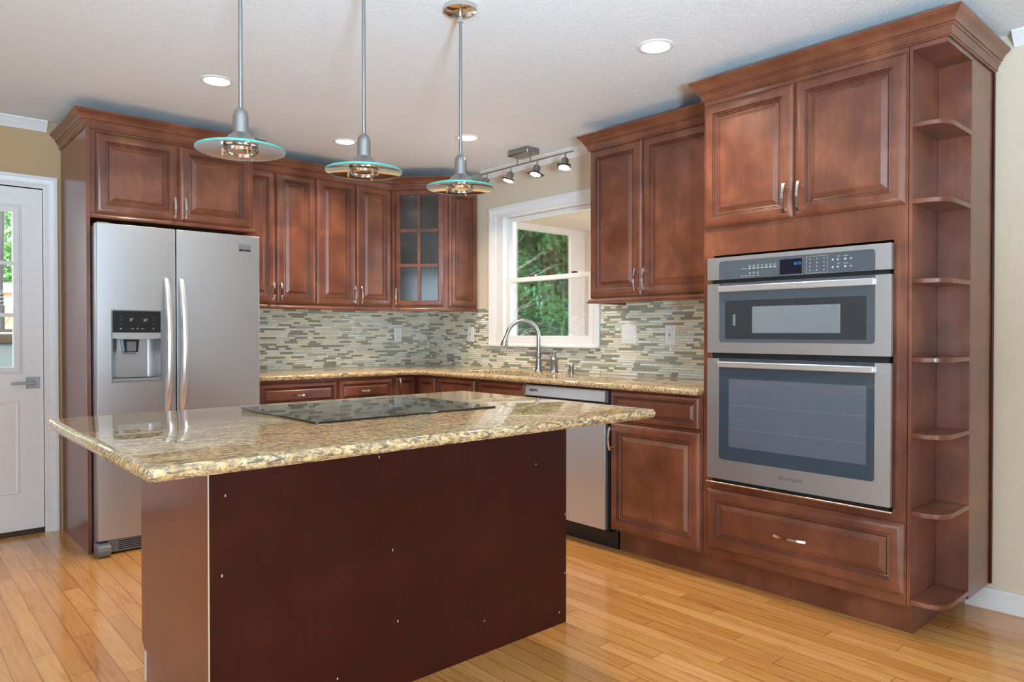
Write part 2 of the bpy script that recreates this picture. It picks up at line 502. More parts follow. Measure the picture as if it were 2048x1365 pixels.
# window frames added on the solid walls around the unseen fill lamps
def added_window(name, frm, u0, u1, v0, v1, nm):
    m = MB(); ring(frm, u0 - .06, u1 + .06, v0 - .06, v1 + .06, .06, 0, .07, m)
    for k in range(1, nm + 1):
        u = u0 + (u1 - u0) * k / (nm + 1); m.fbox(frm, u - .025, u + .025, v0, v1, .055, .075)
    struct(mesh_obj(name, m, WHITE, None, .003), 'added white window frame around a fill lamp behind the camera')
def ring(fr, u0, u1, v0, v1, t, w0, w1, mb):
    mb.fring(fr, [(u0, v0), (u1, v0), (u1, v1), (u0, v1)], [(u0 + t, v0 + t), (u1 - t, v0 + t), (u1 - t, v1 - t), (u0 + t, v1 - t)], w0, w1)
added_window('added_window_2', F((XL, 0, 0), (0, 1, 0), (0, 0, 1), (1, 0, 0)), -6.1, -3.1, .2, 2.1, 2)
added_window('added_window_3', F((0, YF, 0), (1, 0, 0), (0, 0, 1), (0, 1, 0)), -5.55, -3.15, .1, 2.1, 1)
t = thing('added_floor_lamp', (-3.9, -6.5, 0), 'added nickel uplighter housing for the ceiling fill behind the camera', 'lamp')  # fixture added to house the ceiling fill, out of view
ax3 = (Vector((-3.1, -5.1, 2.4)) - Vector((-3.9, -6.5, .9))).normalized(); p3 = Vector((-3.9, -6.5, .9))
m = MB(); m.lathe([(.04, -.16), (.16, -.11), (.26, -.01), (.27, .0), (.255, -.012), (.15, -.095), (.03, -.14)], p3, 40, ax3, False); mesh_obj('shade', m, NICKEL, t)
q3 = p3 - ax3 * .15
m = MB(); m.tube([(q3.x, q3.y, .02), (q3.x, q3.y, q3.z - .08), q3], .012, 12); mesh_obj('pole', m, NICKEL, t)
m = MB(); m.lathe([(.15, 0), (.15, .012), (.02, .025)], (q3.x, q3.y, 0), 32); mesh_obj('base', m, NICKEL, t)

# ---------------- door_1
fr = FA(.0)
d1 = link(bpy.data.objects.new('door_1', None)); d1.location = (-3.22, 0, 0); struct(d1, 'white entry door with nine glass lites and lever handle')
def ring(fr, u0, u1, v0, v1, t, w0, w1, mb):
    mb.fring(fr, [(u0, v0), (u1, v0), (u1, v1), (u0, v1)], [(u0 + t, v0 + t), (u1 - t, v0 + t), (u1 - t, v1 - t), (u0 + t, v1 - t)], w0, w1)
lx0, lx1 = -3.678, -2.7655
gx0, gx1, gz0, gz1 = -3.52, -2.909, .975, 1.867
m = MB()
m.fring(fr, [(lx0, .03), (lx1, .03), (lx1, 2.007), (lx0, 2.007)], [(gx0, gz0), (gx1, gz0), (gx1, gz1), (gx0, gz1)], -.042, -.002)
for (a, b) in ((-3.57, -3.30), (-3.155, -2.882)):
    m.nested(fr, a, b, .24, .783, [(0, -.003), (.004, .002), (.012, .003), (.02, -.001), (.045, .003)], back=False)
mesh_obj('leaf', m, DOORW, d1)
m = MB()
for w0, w1, t0 in ((-.003, .004, -.04), (.003, .010, -.03)):
    ring(fr, gx0 + t0, gx1 - t0, gz0 + t0, gz1 - t0, .03 if t0 < -.035 else .03, w0, w1, m)
for k in (1, 2):
    z = gz0 + (gz1 - gz0) * k / 3; m.fbox(fr, gx0, gx1, z - .011, z + .011, -.012, .004)
    x = gx0 + (gx1 - gx0) * k / 3; m.fbox(fr, x - .011, x + .011, gz0, gz1, -.012, .0035)
mesh_obj('glazing_frame', m, WHITE, d1, .002)
m = MB(); m.fbox(fr, gx0, gx1, gz0, gz1, -.024, -.020); mesh_obj('glass_pane', m, PANE, d1)
m = MB(); m.fbox(fr, -2.852, -2.787, .849, .914, -.002, .008)
m.lathe([(.013, 0), (.013, .03), (.010, .032)], fr(-2.82, .881, .008), 16, (0, -1, 0))
m.fbox(fr, -2.927, -2.81, .875, .889, .036, .046)
mesh_obj('lever_handle', m, NICKEL, d1, .0015, label='brushed nickel lever on a square plate')
m = MB(); c = .0695
CP = [(0, -.05), (0, .008), (.010, .009), (.012, .012), (.020, .012), (.022, .016), (.05, .018), (.056, .022), (.0695, .022), (.0695, -.0), (.0, -.05)][:-1]
vs = []; fs = []
path = [(DX0, 0), (DX0, DZ), (DX1, DZ), (DX1, 0)]
for i, (x, z) in enumerate(path):
    sx = -1 if i < 2 else 1; sz = 1 if i in (1, 2) else 0
    for o, wd in CP: vs.append(fr(x + sx * o, z + sz * o, wd))
n = len(CP)
for i in range(3):
    for k in range(n):
        j = (k + 1) % n; fs.append((i * n + k, i * n + j, (i + 1) * n + j, (i + 1) * n + k))
fs += [tuple(range(n)), tuple(range(3 * n, 4 * n))]
m.add(vs, fs); mesh_obj('casing', m, WHITE, d1)
m = MB(); m.fbox(fr, DX0, DX1, 0, .028, -.12, .004); mesh_obj('threshold', m, flat('threshold_bronze', srgb(70, 50, 38), .4, .5), d1)
m = MB(); m.fbox(fr, DX0, DX0 + .01, 0.028, DZ, -.14, -.044).fbox(fr, DX1 - .01, DX1, 0.028, DZ, -.14, -.044).fbox(fr, DX0, DX1, DZ - .01, DZ, -.14, -.044); mesh_obj('jamb', m, WHITE, d1)

# ---------------- window_1
fb = FB(0.0)
w1 = link(bpy.data.objects.new('window_1', None)); w1.location = (0, -1.39, 1.07); struct(w1, 'white double hung window over the sink')
m = MB()
WP = [(0, 0), (.0, .010), (.010, .016), (.045, .016), (.055, .022), (.070, .022), (.076, .018), (.076, 0)]
A0, A1, B1 = .862, 1.846, 2.045     # inner casing edges in u=-y and z
path = [(A0, 1.086), (A0, B1), (A1, B1), (A1, 1.086)]
vs = []; fs = []; n = len(WP)
for i, (u, z) in enumerate(path):
    sx = -1 if i < 2 else 1; sz = 1 if i in (1, 2) else 0
    ww = .076 if i < 2 else .05
    for o, wd in WP: vs.append(fb(u + sx * o * (ww / .076), z + sz * o * (.072 / .076), wd))
for i in range(3):
    for k in range(n):
        j = (k + 1) % n; fs.append((i * n + k, i * n + j, (i + 1) * n + j, (i + 1) * n + k))
fs += [tuple(range(n)), tuple(range(3 * n, 4 * n))]
m.add(vs, fs); mesh_obj('casing', m, WHITE, w1)
m = MB(); m.fbox(fb, .72, 1.90, 1.070, 1.086, 0, .045); mesh_obj('stool', m, WHITE, w1, .004)
m = MB()
m.fring(fb, [(A0, 1.086), (A1, 1.086), (A1, B1), (A0, B1)], [(.937, 1.10), (1.84, 1.10), (1.84, 2.030), (.937, 2.030)], -.135, .004)
m.fbox(fb, .937, .954, 1.10, 2.03, -.092, -.072).fbox(fb, .937, .946, 1.58, 2.03, -.036, -.026)
m.fbox(fb, 1.828, 1.84, 1.10, 2.03, -.092, -.072)
mesh_obj('jamb', m, WHITE, w1, .0015)
def sash(name, v0, v1, w0, w1, side, top, bot):
    m = MB(); u0, u1 = .953, 1.832
    m.fring(fb, [(u0, v0), (u1, v0), (u1, v1), (u0, v1)], [(u0 + side, v0 + bot), (u1 - side, v0 + bot), (u1 - side, v1 - top), (u0 + side, v1 - top)], w0, w1)
    s = mesh_obj(name, m, WHITE, globals()['w1'], .003)
    m = MB(); m.fbox(fb, u0 + side, u1 - side, v0 + bot, v1 - top, (w0 + w1) / 2 - .002, (w0 + w1) / 2 + .002); mesh_obj('glass_pane', m, PANE, s)
    return s
sash('upper_sash', 1.545, 2.028, -.068, -.042, .043, .03, .03)
lo = sash('lower_sash', 1.101, 1.575, -.038, -.010, .052, .03, .05)
m = MB(); m.fbox(fb, 1.20, 1.26, 1.575, 1.590, -.036, -.014).fbox(fb, 1.62, 1.68, 1.575, 1.590, -.036, -.014); mesh_obj('sash_lock', m, NICKEL, w1, .003)

# ================================================================== BACKSPLASH
def tiles(name, frm, rects, lab):
    m = MB(); rng = random.Random(11 if name.endswith('k') else 5)
    m.m = 6
    for (u0, u1, v0, v1) in rects: m.fbox(frm, u0, u1, v0, v1, 0.0005, .004)
    for (u0, u1, v0, v1) in rects:
        if v0 < .95: m.fbox(frm, u0, u1, .9052, .9095, .0005, .0105)
    ph, g = .0155, .0022
    for (u0, u1, v0, v1) in rects:
        nrow = int((v1 - v0) / ph + .5)
        for r in range(nrow):
            z0 = v0 + r * (v1 - v0) / nrow; z1 = z0 + (v1 - v0) / nrow - g
            x = u0 - rng.random() * .14
            last = -1
            while x < u1:
                L = rng.choice((.048, .048, .098, .098, .148))
                a, b = max(x, u0), min(x + L - g, u1)
                c = rng.choices((0, 1, 2, 3, 4, 5), ((34 if last not in (0, 1) else 8), (12 if last not in (0, 1) else 4), 30, 8, 16, 10))[0]
                last = c
                if b - a > .004:
                    m.m = c
                    m.nested(frm, a, b, z0, z1, [(0, .003), (.0004, .0072), (.0016, .0082)], back=False)
                x += L
    o = mesh_obj(name, m, TILES + [GROUT], smooth=False)
    return tag(o, lab, 'backsplash')
tiles('mosaic_backsplash', FA(0), [(-1.775, -.009, .908, 1.362)], 'mosaic strip tile backsplash on the back wall beside the fridge')
tiles('mosaic_backsplash_x', FB(0), [(.002, .784, .908, 1.360), (.784, 1.898, .908, 1.068), (1.898, 3.035, .908, 1.372)], 'mosaic strip tile backsplash under and around the kitchen window').name = 'mosaic_backsplash.001'

# ================================================================== WALL CABINETS
def carcass(mb, fr, u0, u1, v0, v1, depth, front=0.0):
    mb.fbox(fr, u0, u1, v0, v1, -depth, front)
FRG = FA(-.645)
CAB = thing('wall_cabinet', (-2.21, -.32, 1.787), 'deep two-door cherry cabinet above the fridge', 'cabinet', 'cherry kitchen cabinets')
m = MB(); m.fbox(FRG, -2.653, -1.775, 1.80, 2.262, -.644, 0); mesh_obj('carcass', m, CH, CAB, .0015)
add_door('door', FRG, -2.626, -2.211, 1.806, 2.240, CAB, (-2.236, 1.875, True))
add_door('door', FRG, -2.205, -1.790, 1.806, 2.240, CAB, (-2.180, 1.875, True))
m = MB(); m.sweep([(-2.653, -.648), (-1.775, -.648), (-1.775, -.40)], RAIL, 1.780); mesh_obj('light_rail', m, CHX, CAB)
m = MB(); m.sweep([(-2.6725, -.002), (-2.6725, -.654), (-1.774, -.654), (-1.774, -.395)], CROWN, 2.252); mesh_obj('crown_moulding', m, CHX, CAB, sharp=18)
o = MB(); o.box(-2.672, -2.654, -.667, -.002, 0, 2.256)
tag(mesh_obj('fridge_side_panel', o, VEN_LIT, None, .001), 'tall cherry end panel beside the fridge, next to the entry door', 'panel')

UA = FA(-.31)
def upper(name, fr, u0, u1, v0, v1, depth, doors, lab, loc):
    t = thing('wall_cabinet', loc, lab, 'cabinet', 'cherry kitchen cabinets')
    m = MB(); m.fbox(fr, u0, u1, v0, v1, -depth, 0); mesh_obj('carcass', m, CH, t, .0015)
    for (a, b, hx) in doors: add_door('door', fr, a, b, v0 + .008, v1 - .004, t, (hx, v0 + .085, True))
    return t
upper('a', UA, -1.772, -1.1985, 1.362, 2.258, .300, [(-1.770, -1.4925, -1.516), (-1.4875, -1.2015, -1.464)], 'cherry two-door wall cabinet right beside the fridge, left of its pair', (-1.485, -.16, 1.36))
upper('b', UA, -1.1975, -.5755, 1.362, 2.258, .300, [(-1.1945, -.8835, -.906), (-.8785, -.5785, -.855)], 'cherry two-door wall cabinet between fridge-side cabinet and glass corner cabinet', (-.887, -.16, 1.36))
# diagonal corner cabinet
PL, PR = Vector((-.575, -.312)), Vector((-.291, -.632))
t = thing('corner_wall_cabinet', (-.25, -.25, 1.36), 'cherry diagonal corner wall cabinet with six-lite glass door', 'cabinet', 'cherry kitchen cabinets')
dv = (PR - PL); DW = dv.length; dv.normalize()
FD = F((PL.x, PL.y, 0), (dv.x, dv.y, 0), (0, 0, 1), (dv.y, -dv.x, 0))
m = MB()
z0, z1 = 1.362, 2.258
m.box(-.575, -.560, -.311, -.010, z0, z1)
m.box(-.289, -.010, -.632, -.618, z0, z1)
poly = [(-.573, -.010), (-.573, -.312), (-.291, -.630), (-.010, -.630), (-.010, -.010)]
m.prism(poly, z0, z0 + .018).prism(poly, z1 - .018, z1)
m.box(-.575, -.010, -.020, -.010, z0, z1).box(-.020, -.010, -.63, -.010, z0, z1)
m.fring(FD, [(0, z0), (DW, z0), (DW, z1), (0, z1)], [(.05, z0 + .03), (DW - .05, z0 + .03), (DW - .05, z1 - .03), (.05, z1 - .03)], -.018, 0)
mesh_obj('carcass', m, CH, t)
for z in (1.64, 1.93):
    m = MB(); m.prism([(-.555, -.022), (-.555, -.30), (-.285, -.605), (-.022, -.605), (-.022, -.022)], z, z + .016); mesh_obj('shelf', m, CH, t)
u0, u1, v0, v1 = .024, DW - .024, z0 + .008, z1 - .004
m = MB()
gl, gr_, gb, gt = u0 + .045, u1 - .045, v0 + .048, v1 - .048
loops = [(0, 0), (0, .009), (.004, .014), (.012, .018), (.020, .020), (.040, .020), (.045, .012), (.045, .0)]
m.nested(FD, u0, u1, v0, v1, loops, cap=False, back=False)
uc = (gl + gr_) / 2
m.fbox(FD, uc - .011, uc + .011, gb, gt, .006, .017)
for k in (1, 2):
    z = gb + (gt - gb) * k / 3; m.fbox(FD, gl, gr_, z - .011, z + .011, .006, .0165)
gd = mesh_obj('glass_door', m, CH, t)
m = MB(); m.fbox(FD, gl - .004, gr_ + .004, gb - .004, gt + .004, .002, .005); mesh_obj('glass_pane', m, CABG, gd)
add_handle(FD, u0 + .022, v0 + .075, gd, True)
FE = F((0, -.632, 0), (1, 0, 0), (0, 0, 1), (0, -1, 0))
add_door('end_panel', FE, -.280, -.012, z0 + .008, z1 - .004, t)
# crown and light rail shared by the run of wall cabinets
m = MB(); m.sweep([(-1.772, -.320), (-.578, -.320), (-.293, -.641), (-.010, -.641)], CROWN, 2.2495)
tag(mesh_obj('cabinet_crown_moulding', m, CHX, sharp=18), 'cherry crown moulding along the back wall cabinets and around the glass corner cabinet', 'moulding')
m = MB(); m.sweep([(-1.772, -.312), (-.575, -.312), (-.291, -.634), (-.012, -.634)], RAIL, 1.3345)
tag(mesh_obj('cabinet_light_rail', m, CHX), 'cherry light rail under the back wall cabinets and the glass corner cabinet', 'moulding')
# right wall upper cabinet
UB = FB(-.32)
t = thing('wall_cabinet', (-.16, -2.56, 1.35), 'cherry two-door wall cabinet between the window and the tall oven cabinet', 'cabinet', 'cherry kitchen cabinets')
m = MB(); m.fbox(UB, 2.095, 3.038, 1.372, 2.256, -.308, 0); mesh_obj('carcass', m, CH, t, .0015)
add_door('door', UB, 2.099, 2.480, 1.380, 2.247, t, (2.455, 1.465, True))
add_door('door', UB, 2.488, 3.034, 1.380, 2.247, t, (2.514, 1.465, True))
m = MB(); m.sweep([(-.012, -2.094), (-.331, -2.094), (-.331, -3.038)], CROWN, 2.246); mesh_obj('crown_moulding', m, CHX, t, sharp=18)
m = MB(); m.sweep([(-.012, -2.095), (-.322, -2.095), (-.322, -3.038)], RAIL, 1.345); mesh_obj('light_rail', m, CHX, t)

# ================================================================== BASE CABINETS
TZ = .905; CT = .875
BA = FA(-.67); BB = FB(-.59)
def base(frm, u0, u1, depth, lab, loc, kick=.077, name='base_cabinet', open_top=False):
    t = thing(name, loc, lab, 'cabinet', 'cherry kitchen cabinets')
    m = MB()
    if open_top: m.fbox(frm, u0, u1, .125, .62, -depth, 0).fbox(frm, u0, u1, .62, CT, -.03, 0).fbox(frm, u0, u0 + .016, .62, CT, -depth, -.03).fbox(frm, u1 - .016, u1, .62, CT, -depth, -.03)
    else: m.fbox(frm, u0, u1, .125, CT, -depth, 0)
    mesh_obj('carcass', m, CH, t, .001)
    m = MB(); m.fbox(frm, u0, u1, 0, .125, -depth, -kick); mesh_obj('toe_kick', m, CH, t)
    return t
t = base(BA, -1.770, -1.226, .655, 'cherry base cabinet with wide drawer beside the fridge', (-1.5, -.33, 0))
add_door('drawer', BA, -1.760, -1.231, .705, .855, t, (-1.497, .778, False), CHX, .13)
add_door('door', BA, -1.760, -1.498, .135, .695, t, (-1.522, .61, True)); add_door('door', BA, -1.493, -1.231, .135, .695, t, (-1.469, .61, True))
t = base(BA, -1.2245, -.800, .655, 'cherry drawer base cabinet beside the corner, second from the fridge', (-1.01, -.33, 0))
add_door('drawer', BA, -1.2195, -.807, .705, .855, t, (-1.002, .782, False), CHX, .13)
add_door('door', BA, -1.2195, -.807, .135, .695, t, (-.832, .61, True))
t = thing('corner_base_cabinet', (-.4, -.45, 0), 'cherry corner base cabinet with two folding doors under the counter corner', 'cabinet', 'cherry kitchen cabinets')
m = MB(); m.prism([(-.799, -.012), (-.799, -.67), (-.59, -.67), (-.59, -.925), (-.012, -.925), (-.012, -.012)], .125, CT); mesh_obj('carcass', m, CH, t)
m = MB(); m.prism([(-.799, -.012), (-.799, -.595), (-.513, -.595), (-.513, -.925), (-.012, -.925), (-.012, -.012)], 0, .125); mesh_obj('toe_kick', m, CH, t)
add_door('door', BA, -.782, -.614, .135, .862, t, (-.763, .79, True)); add_door('door', BB, .697, .905, .135, .862, t)
t = base(BB, .926, 1.822, .575, 'cherry sink base cabinet with twin fronts left of the dishwasher', (-.3, -1.37, 0), open_top=True)
for a, b in ((.933, 1.340), (1.386, 1.815)):
    add_door('drawer_front', BB, a, b, .715, .862, t, None, CHX); add_door('door', BB, a, b, .135, .705, t, (b - .025 if a < 1 else a + .025, .62, True))
t = base(BB, 2.480, 3.040, .575, 'cherry base cabinet with drawer and door between dishwasher and ovens', (-.3, -2.76, 0))
add_door('drawer', BB, 2.4865, 3.036, .708, .866, t, (2.70, .785, False), CHX, .13)
add_door('door', BB, 2.4865, 3.036, .134, .697, t, (2.505, .615, True))

# dishwasher
t = thing('dishwasher', (-.3, -2.14, 0), 'stainless steel dishwasher under the counter with control strip', 'dishwasher')
m = MB(); m.fbox(BB, 1.832, 2.470, .10, .868, -.55, -.004); mesh_obj('body', m, BLACKM, t)
m = MB(); m.fbox(BB, 1.835, 2.474, 0, .112, -.55, -.068); mesh_obj('toe_panel', m, BLACK, t)
fd = MB(); fd.fbox(BB, 1.834, 2.456, .116, .790, -.004, .020); mesh_obj('door', fd, STEELV, t, .003)
m = MB()
m.add([BB(u, z, wd) for u in (1.834, 2.456) for z, wd in ((.797, -.004), (.797, .012), (.803, .022), (.850, .020), (.862, .014), (.862, -.004))],
      [(0, 1, 2, 3, 4, 5), (11, 10, 9, 8, 7, 6)] + [(i, (i + 1) % 6, 6 + (i + 1) % 6, 6 + i) for i in range(6)])
cp = mesh_obj('control_strip', m, STEELB, t)
m = MB(); m.fbox(BB, 1.872, 1.945, .826, .842, .0205, .0225); mesh_obj('badge', m, CHROME, cp, .0008)

# ================================================================== COUNTERTOPS
def offset_poly(pts, d):
    n = len(pts); out = []
    for i in range(n):
        p0, p1, p2 = (Vector(pts[(i - 1) % n]), Vector(pts[i]), Vector(pts[(i + 1) % n]))
        a = (p1 - p0).normalized(); b = (p2 - p1).normalized()
        na, nb = Vector((a.y, -a.x)), Vector((b.y, -b.x))      # outward for ccw
        k = (na + nb) / max(.2, 1 + na.dot(nb))
        out.append((p1.x + k.x * d, p1.y + k.y * d))
    return out
def slab(name, outer, hole, z0, z1, mat):
    import bmesh
    bm = bmesh.new(); h = z1 - z0; r = h * .5
    rings = []
    prof = [(-r * .9, z1)] + [(-r * .9 + r * .9 * math.sin(a), z1 - r + r * math.cos(a)) for a in (R(25), R(50), R(75), R(105), R(135), R(160))] + [(-r * .5, z0)]
    def mk(pts, z): return [bm.verts.new((x, y, z)) for x, y in pts]
    for d, z in prof: rings.append(mk(offset_poly(outer, d), z))
    n = len(outer)
    for k in range(len(rings) - 1):
        for i in range(n):
            j = (i + 1) % n; bm.faces.new((rings[k][i], rings[k][j], rings[k + 1][j], rings[k + 1][i]))
    hr = []
    if hole:
        for d, z in ((.004, z1), (0, z1 - .004), (0, z0)): hr.append(mk(offset_poly(hole, d), z))
        q = len(hole)
        for k in range(2):
            for i in range(q):
                j = (i + 1) % q; bm.faces.new((hr[k][i], hr[k][j], hr[k + 1][j], hr[k + 1][i]))
    def cap(loops):
        es = []
        for lp in loops:
            for i in range(len(lp)):
                e = bm.edges.get((lp[i], lp[(i + 1) % len(lp)]))
                es.append(e)
        bmesh.ops.triangle_fill(bm, use_beauty=True, use_dissolve=False, edges=es)
    cap([rings[0]] + ([hr[0]] if hole else [])); cap([rings[-1]] + ([hr[-1]] if hole else []))
    bmesh.ops.recalc_face_normals(bm, faces=bm.faces)
    me = bpy.data.meshes.new(name); bm.to_mesh(me); bm.free(); me.materials.append(mat)
    me.polygons.foreach_set('use_smooth', [True] * len(me.polygons)); me.set_sharp_from_angle(angle=R(35))
    return link(bpy.data.objects.new(name, me))
arc = [(-.735 + 0.10 * math.sin(R(a)), -.81 + .10 * math.cos(R(a))) for a in range(0, 91, 15)]
outer = [(-.002, -.002), (-1.774, -.002), (-1.774, -.710)] + [(-.735, -.710)] + arc[1:-1] + [(-.635, -.81), (-.635, -3.040), (-.002, -3.040)]
hole = [(x, y) for x, y in rrect(-.52, -.15, -1.78, -1.01, .13, 6)]
tag(slab('granite_countertop', outer, hole, CT, TZ, GRANITE), 'speckled gold granite countertop along the back and right walls around the sink', 'countertop')

# sink
t = thing('sink', (-.335, -1.43, .70), 'stainless undermount sink below the window', 'sink')
m = MB()
lp = []
for (d, z) in ((.02, CT - .002), (.006, CT - .002), (-.002, .86), (-.02, .72), (-.05, .69)):
    lp.append([(x, y, z) for x, y in offset_poly(hole, d)])
n = len(hole); vs = [p for l in lp for p in l]
fs = [(k * n + i, k * n + (i + 1) % n, (k + 1) * n + (i + 1) % n, (k + 1) * n + i) for k in range(4) for i in range(n)]
fs.append(tuple(range(4 * n, 5 * n)))
m.add(vs, fs); bs = mesh_obj('basin', m, SINK, t)
s_ = bs.modifiers.new('t', 'SOLIDIFY'); s_.thickness = .0015; s_.offset = 1
m = MB(); m.lathe([(.045, 0), (.045, .004), (.03, .005), (.025, .001)], (-.335, -1.43, .690), 24); mesh_obj('drain', m, CHROME, t)

# faucet
t = thing('faucet', (-.09, -1.409, TZ), 'satin nickel gooseneck pull-down faucet in front of the window', 'faucet')
c = Vector((-.09, -1.409, TZ))
m = MB(); m.lathe([(.030, 0), (.030, .004), (.024, .010), (.022, .03), (.017, .075), (.0155, .09), (.019, .094), (.021, .10), (.021, .112), (.018, .118), (.0165, .125)], c, 28); mesh_obj('base', m, NICKEL, t)
d = Vector((-.19, .115, 0)); 
pts = [c + Vector((0, 0, .12)), c + Vector((0, 0, .18)), c + Vector((0, 0, .24))]
for k in range(1, 17):
    a = math.pi * k / 16 * .94
    rr = .11
    pts.append(c + d.normalized() * (rr - rr * math.cos(a)) + Vector((0, 0, .24 + rr * math.sin(a))))
m = MB(); m.tube(pts, .0135, 16); mesh_obj('spout', m, NICKEL, t)
e = pts[-1]; ax = (pts[-1] - pts[-2]).normalized()
m = MB(); m.lathe([(.0135, -.002), (.015, .004), (.0145, .012), (.017, .025), (.026, .075), (.027, .088), (.022, .09)], e, 20, ax); mesh_obj('spray_head', m, CHROME, t)
t = thing('mixer_valve', (-.09, -1.559, TZ), 'satin nickel single lever valve right of the gooseneck spout', 'tap')
c = Vector((-.09, -1.559, TZ))
m = MB(); m.lathe([(.031, 0), (.031, .004), (.027, .010), (.0265, .075), (.029, .08), (.029, .088), (.022, .094), (.016, .104), (.011, .118), (.009, .125), (.012, .13), (.011, .137), (.005, .142)], c, 28); mesh_obj('post', m, NICKEL, t)
m = MB(); m.tube([c + Vector((-.002, -.024, .132)), c + Vector((0, -.012, .13)), c + Vector((0, .01, .131)), c + Vector((0, .03, .131)), c + Vector((0, .06, .128)), c + Vector((0, .095, .130)), c + Vector((0, .112, .131))], [.006, .004, .005, .007, .0115, .008, .003], 12); mesh_obj('lever', m, NICKEL, t)
t = thing('soap_dispenser', (-.09, -1.721, TZ), 'small satin nickel air gap cap on the counter right of the faucet handle', 'air gap')
m = MB(); m.lathe([(.022, 0), (.022, .003), (.017, .006), (.017, .034), (.018, .036), (.018, .052), (.014, .056)], (-.09, -1.721, TZ), 24); mesh_obj('cap', m, NICKEL, t)
t.name = 'air_gap_cap'

# ================================================================== OUTLETS
def outlet(frm, u, v, lab, kind, loc, wd=.0085):
    t = thing('wall_switch' if kind == 'switch' else 'wall_outlet', loc, lab, 'switch' if kind == 'switch' else 'outlet')
    hw = .058 if kind == 'switch' else .036
    m = MB(); m.nested(frm, u - hw, u + hw, v - .059, v + .059, [(0, wd), (0, wd + .003), (.004, wd + .006)]); mesh_obj('cover_plate', m, WHITE2, t)
    if kind == 'switch':
        for s in (-.023, .023):
            m = MB(); m.nested(frm, u + s - .0165, u + s + .0165, v - .033, v + .033, [(0, wd + .005), (0, wd + .0075), (.002, wd + .009)]); mesh_obj('rocker', m, WHITE2, t)
        return t
    z = wd + .0085
    m = MB()
    if kind == 'gfci': m.nested(frm, u - .0165, u + .0165, v - .033, v + .033, [(0, wd + .005), (0, wd + .0075), (.001, z)])
    else:
        for s in (-.02, .02):
            m.fprism(frm, [(u + .0165 * math.cos(R(a)) if abs(math.sin(R(a))) < .85 else u + .0165 * math.cos(R(a)), v + s + .0145 * math.sin(R(a))) for a in range(0, 360, 24)], wd + .005, z)
    rc = mesh_obj('receptacle', m, WHITE2, t)
    for s in (-.02, .02):
        for (a, b, c, d) in ((-.007, -.005, 0, .008), (.005, .007, 0, .008), (-.002, .002, -.009, -.005)):
            m = MB(); m.fbox(frm, u + a, u + b, v + s + c, v + s + d, z - .001, z + .0004); mesh_obj('slot', m, BLACKM, rc)
    if kind == 'gfci':
        m = MB(); m.fbox(frm, u - .006, u + .006, v + .001, v + .006, z - .001, z + .0015); mesh_obj('reset_button', m, RED, rc)
        m = MB(); m.fbox(frm, u - .006, u + .006, v - .007, v - .002, z - .001, z + .0015); mesh_obj('test_button', m, BLACK, rc)
    return t
outlet(FA(0), -.326, 1.158, 'white duplex outlet on the back wall tiles near the corner', 'duplex', (-.326, 0, 1.158))
outlet(FB(0), .562, 1.161, 'white GFCI outlet on the right wall tiles left of the window', 'gfci', (0, -.562, 1.161))
outlet(FB(0), 2.134, 1.161, 'white double rocker switch on the tiles right of the window', 'switch', (0, -2.134, 1.161))
outlet(FB(0), 2.443, 1.159, 'white GFCI outlet beside the tall oven cabinet', 'gfci', (0, -2.443, 1.159))
m = MB(); m.tube([(-.55, -.20, 1.360), (-.50, -.18, 1.345), (-.42, -.16, 1.335), (-.33, -.16, 1.320), (-.26, -.2, 1.322), (-.16, -.28, 1.340), (-.10, -.34, 1.360)], .004, 8)
tag(mesh_obj('power_cable', m, WHITE2), 'thin white cable sagging under the glass corner cabinet', 'cable')
m = MB(); m.add([(-.30, -2.62, 1.371), (-.30, -3.036, 1.371), (-.03, -3.036, 1.371), (-.03, -2.62, 1.371), (-.30, -2.64, 1.366), (-.30, -3.036, 1.325), (-.03, -3.036, 1.325), (-.03, -2.64, 1.366)],
      [(0, 1, 2, 3), (7, 6, 5, 4), (0, 4, 5, 1), (1, 5, 6, 2), (2, 6, 7, 3), (3, 7, 4, 0)])
tag(mesh_obj('under_cabinet_light', m, flat('pale_diffuser', srgb(215, 226, 236), .3)), 'pale sloping light diffuser under the wall cabinet beside the ovens', 'light')

# ================================================================== TALL OVEN CABINET
FO = FB(-.58)
t = thing('oven_cabinet', (-.3, -3.49, 0), 'tall cherry cabinet housing the wall ovens, with drawer below and two doors above', 'cabinet', 'cherry kitchen cabinets')
m = MB()
y0, y1 = 3.042, 3.934
m.fbox(FO, y0, y0 + .018, .125, 2.262, -.570, 0).fbox(FO, y1 - .018, y1, .125, 2.262, -.570, 0)
m.fbox(FO, y0 + .018, y1 - .018, 1.53, 2.262, -.570, 0).fbox(FO, y0 + .018, y1 - .018, .125, .47, -.570, 0)
m.fbox(FO, y0 + .018, y0 + .05, .47, 1.53, -.02, 0).fbox(FO, y1 - .05, y1 - .018, .47, 1.53, -.02, 0)
mesh_obj('carcass', m, CH, t)
m = MB(); m.fbox(FO, y0, y1 + .003, 0, .125, -.57, -.067); mesh_obj('toe_kick', m, CH, t)
add_door('door', FO, 3.049, 3.483, 1.661, 2.236, t, (3.455, 1.745, True))
add_door('door', FO, 3.491, 3.929, 1.661, 2.236, t, (3.519, 1.745, True))
add_door('drawer', FO, 3.066, 3.931, .166, .442, t, (3.487, .294, False), CHX, .145)
m = MB(); m.sweep([(-.394, -3.041), (-.5815, -3.041), (-.5815, -4.069), (-.006, -4.069)], CROWN, 2.2565)
tag(mesh_obj('cabinet_crown_moulding', m, CHX, sharp=18), 'cherry crown moulding on top of the tall oven cabinet and its end shelves', 'moulding')
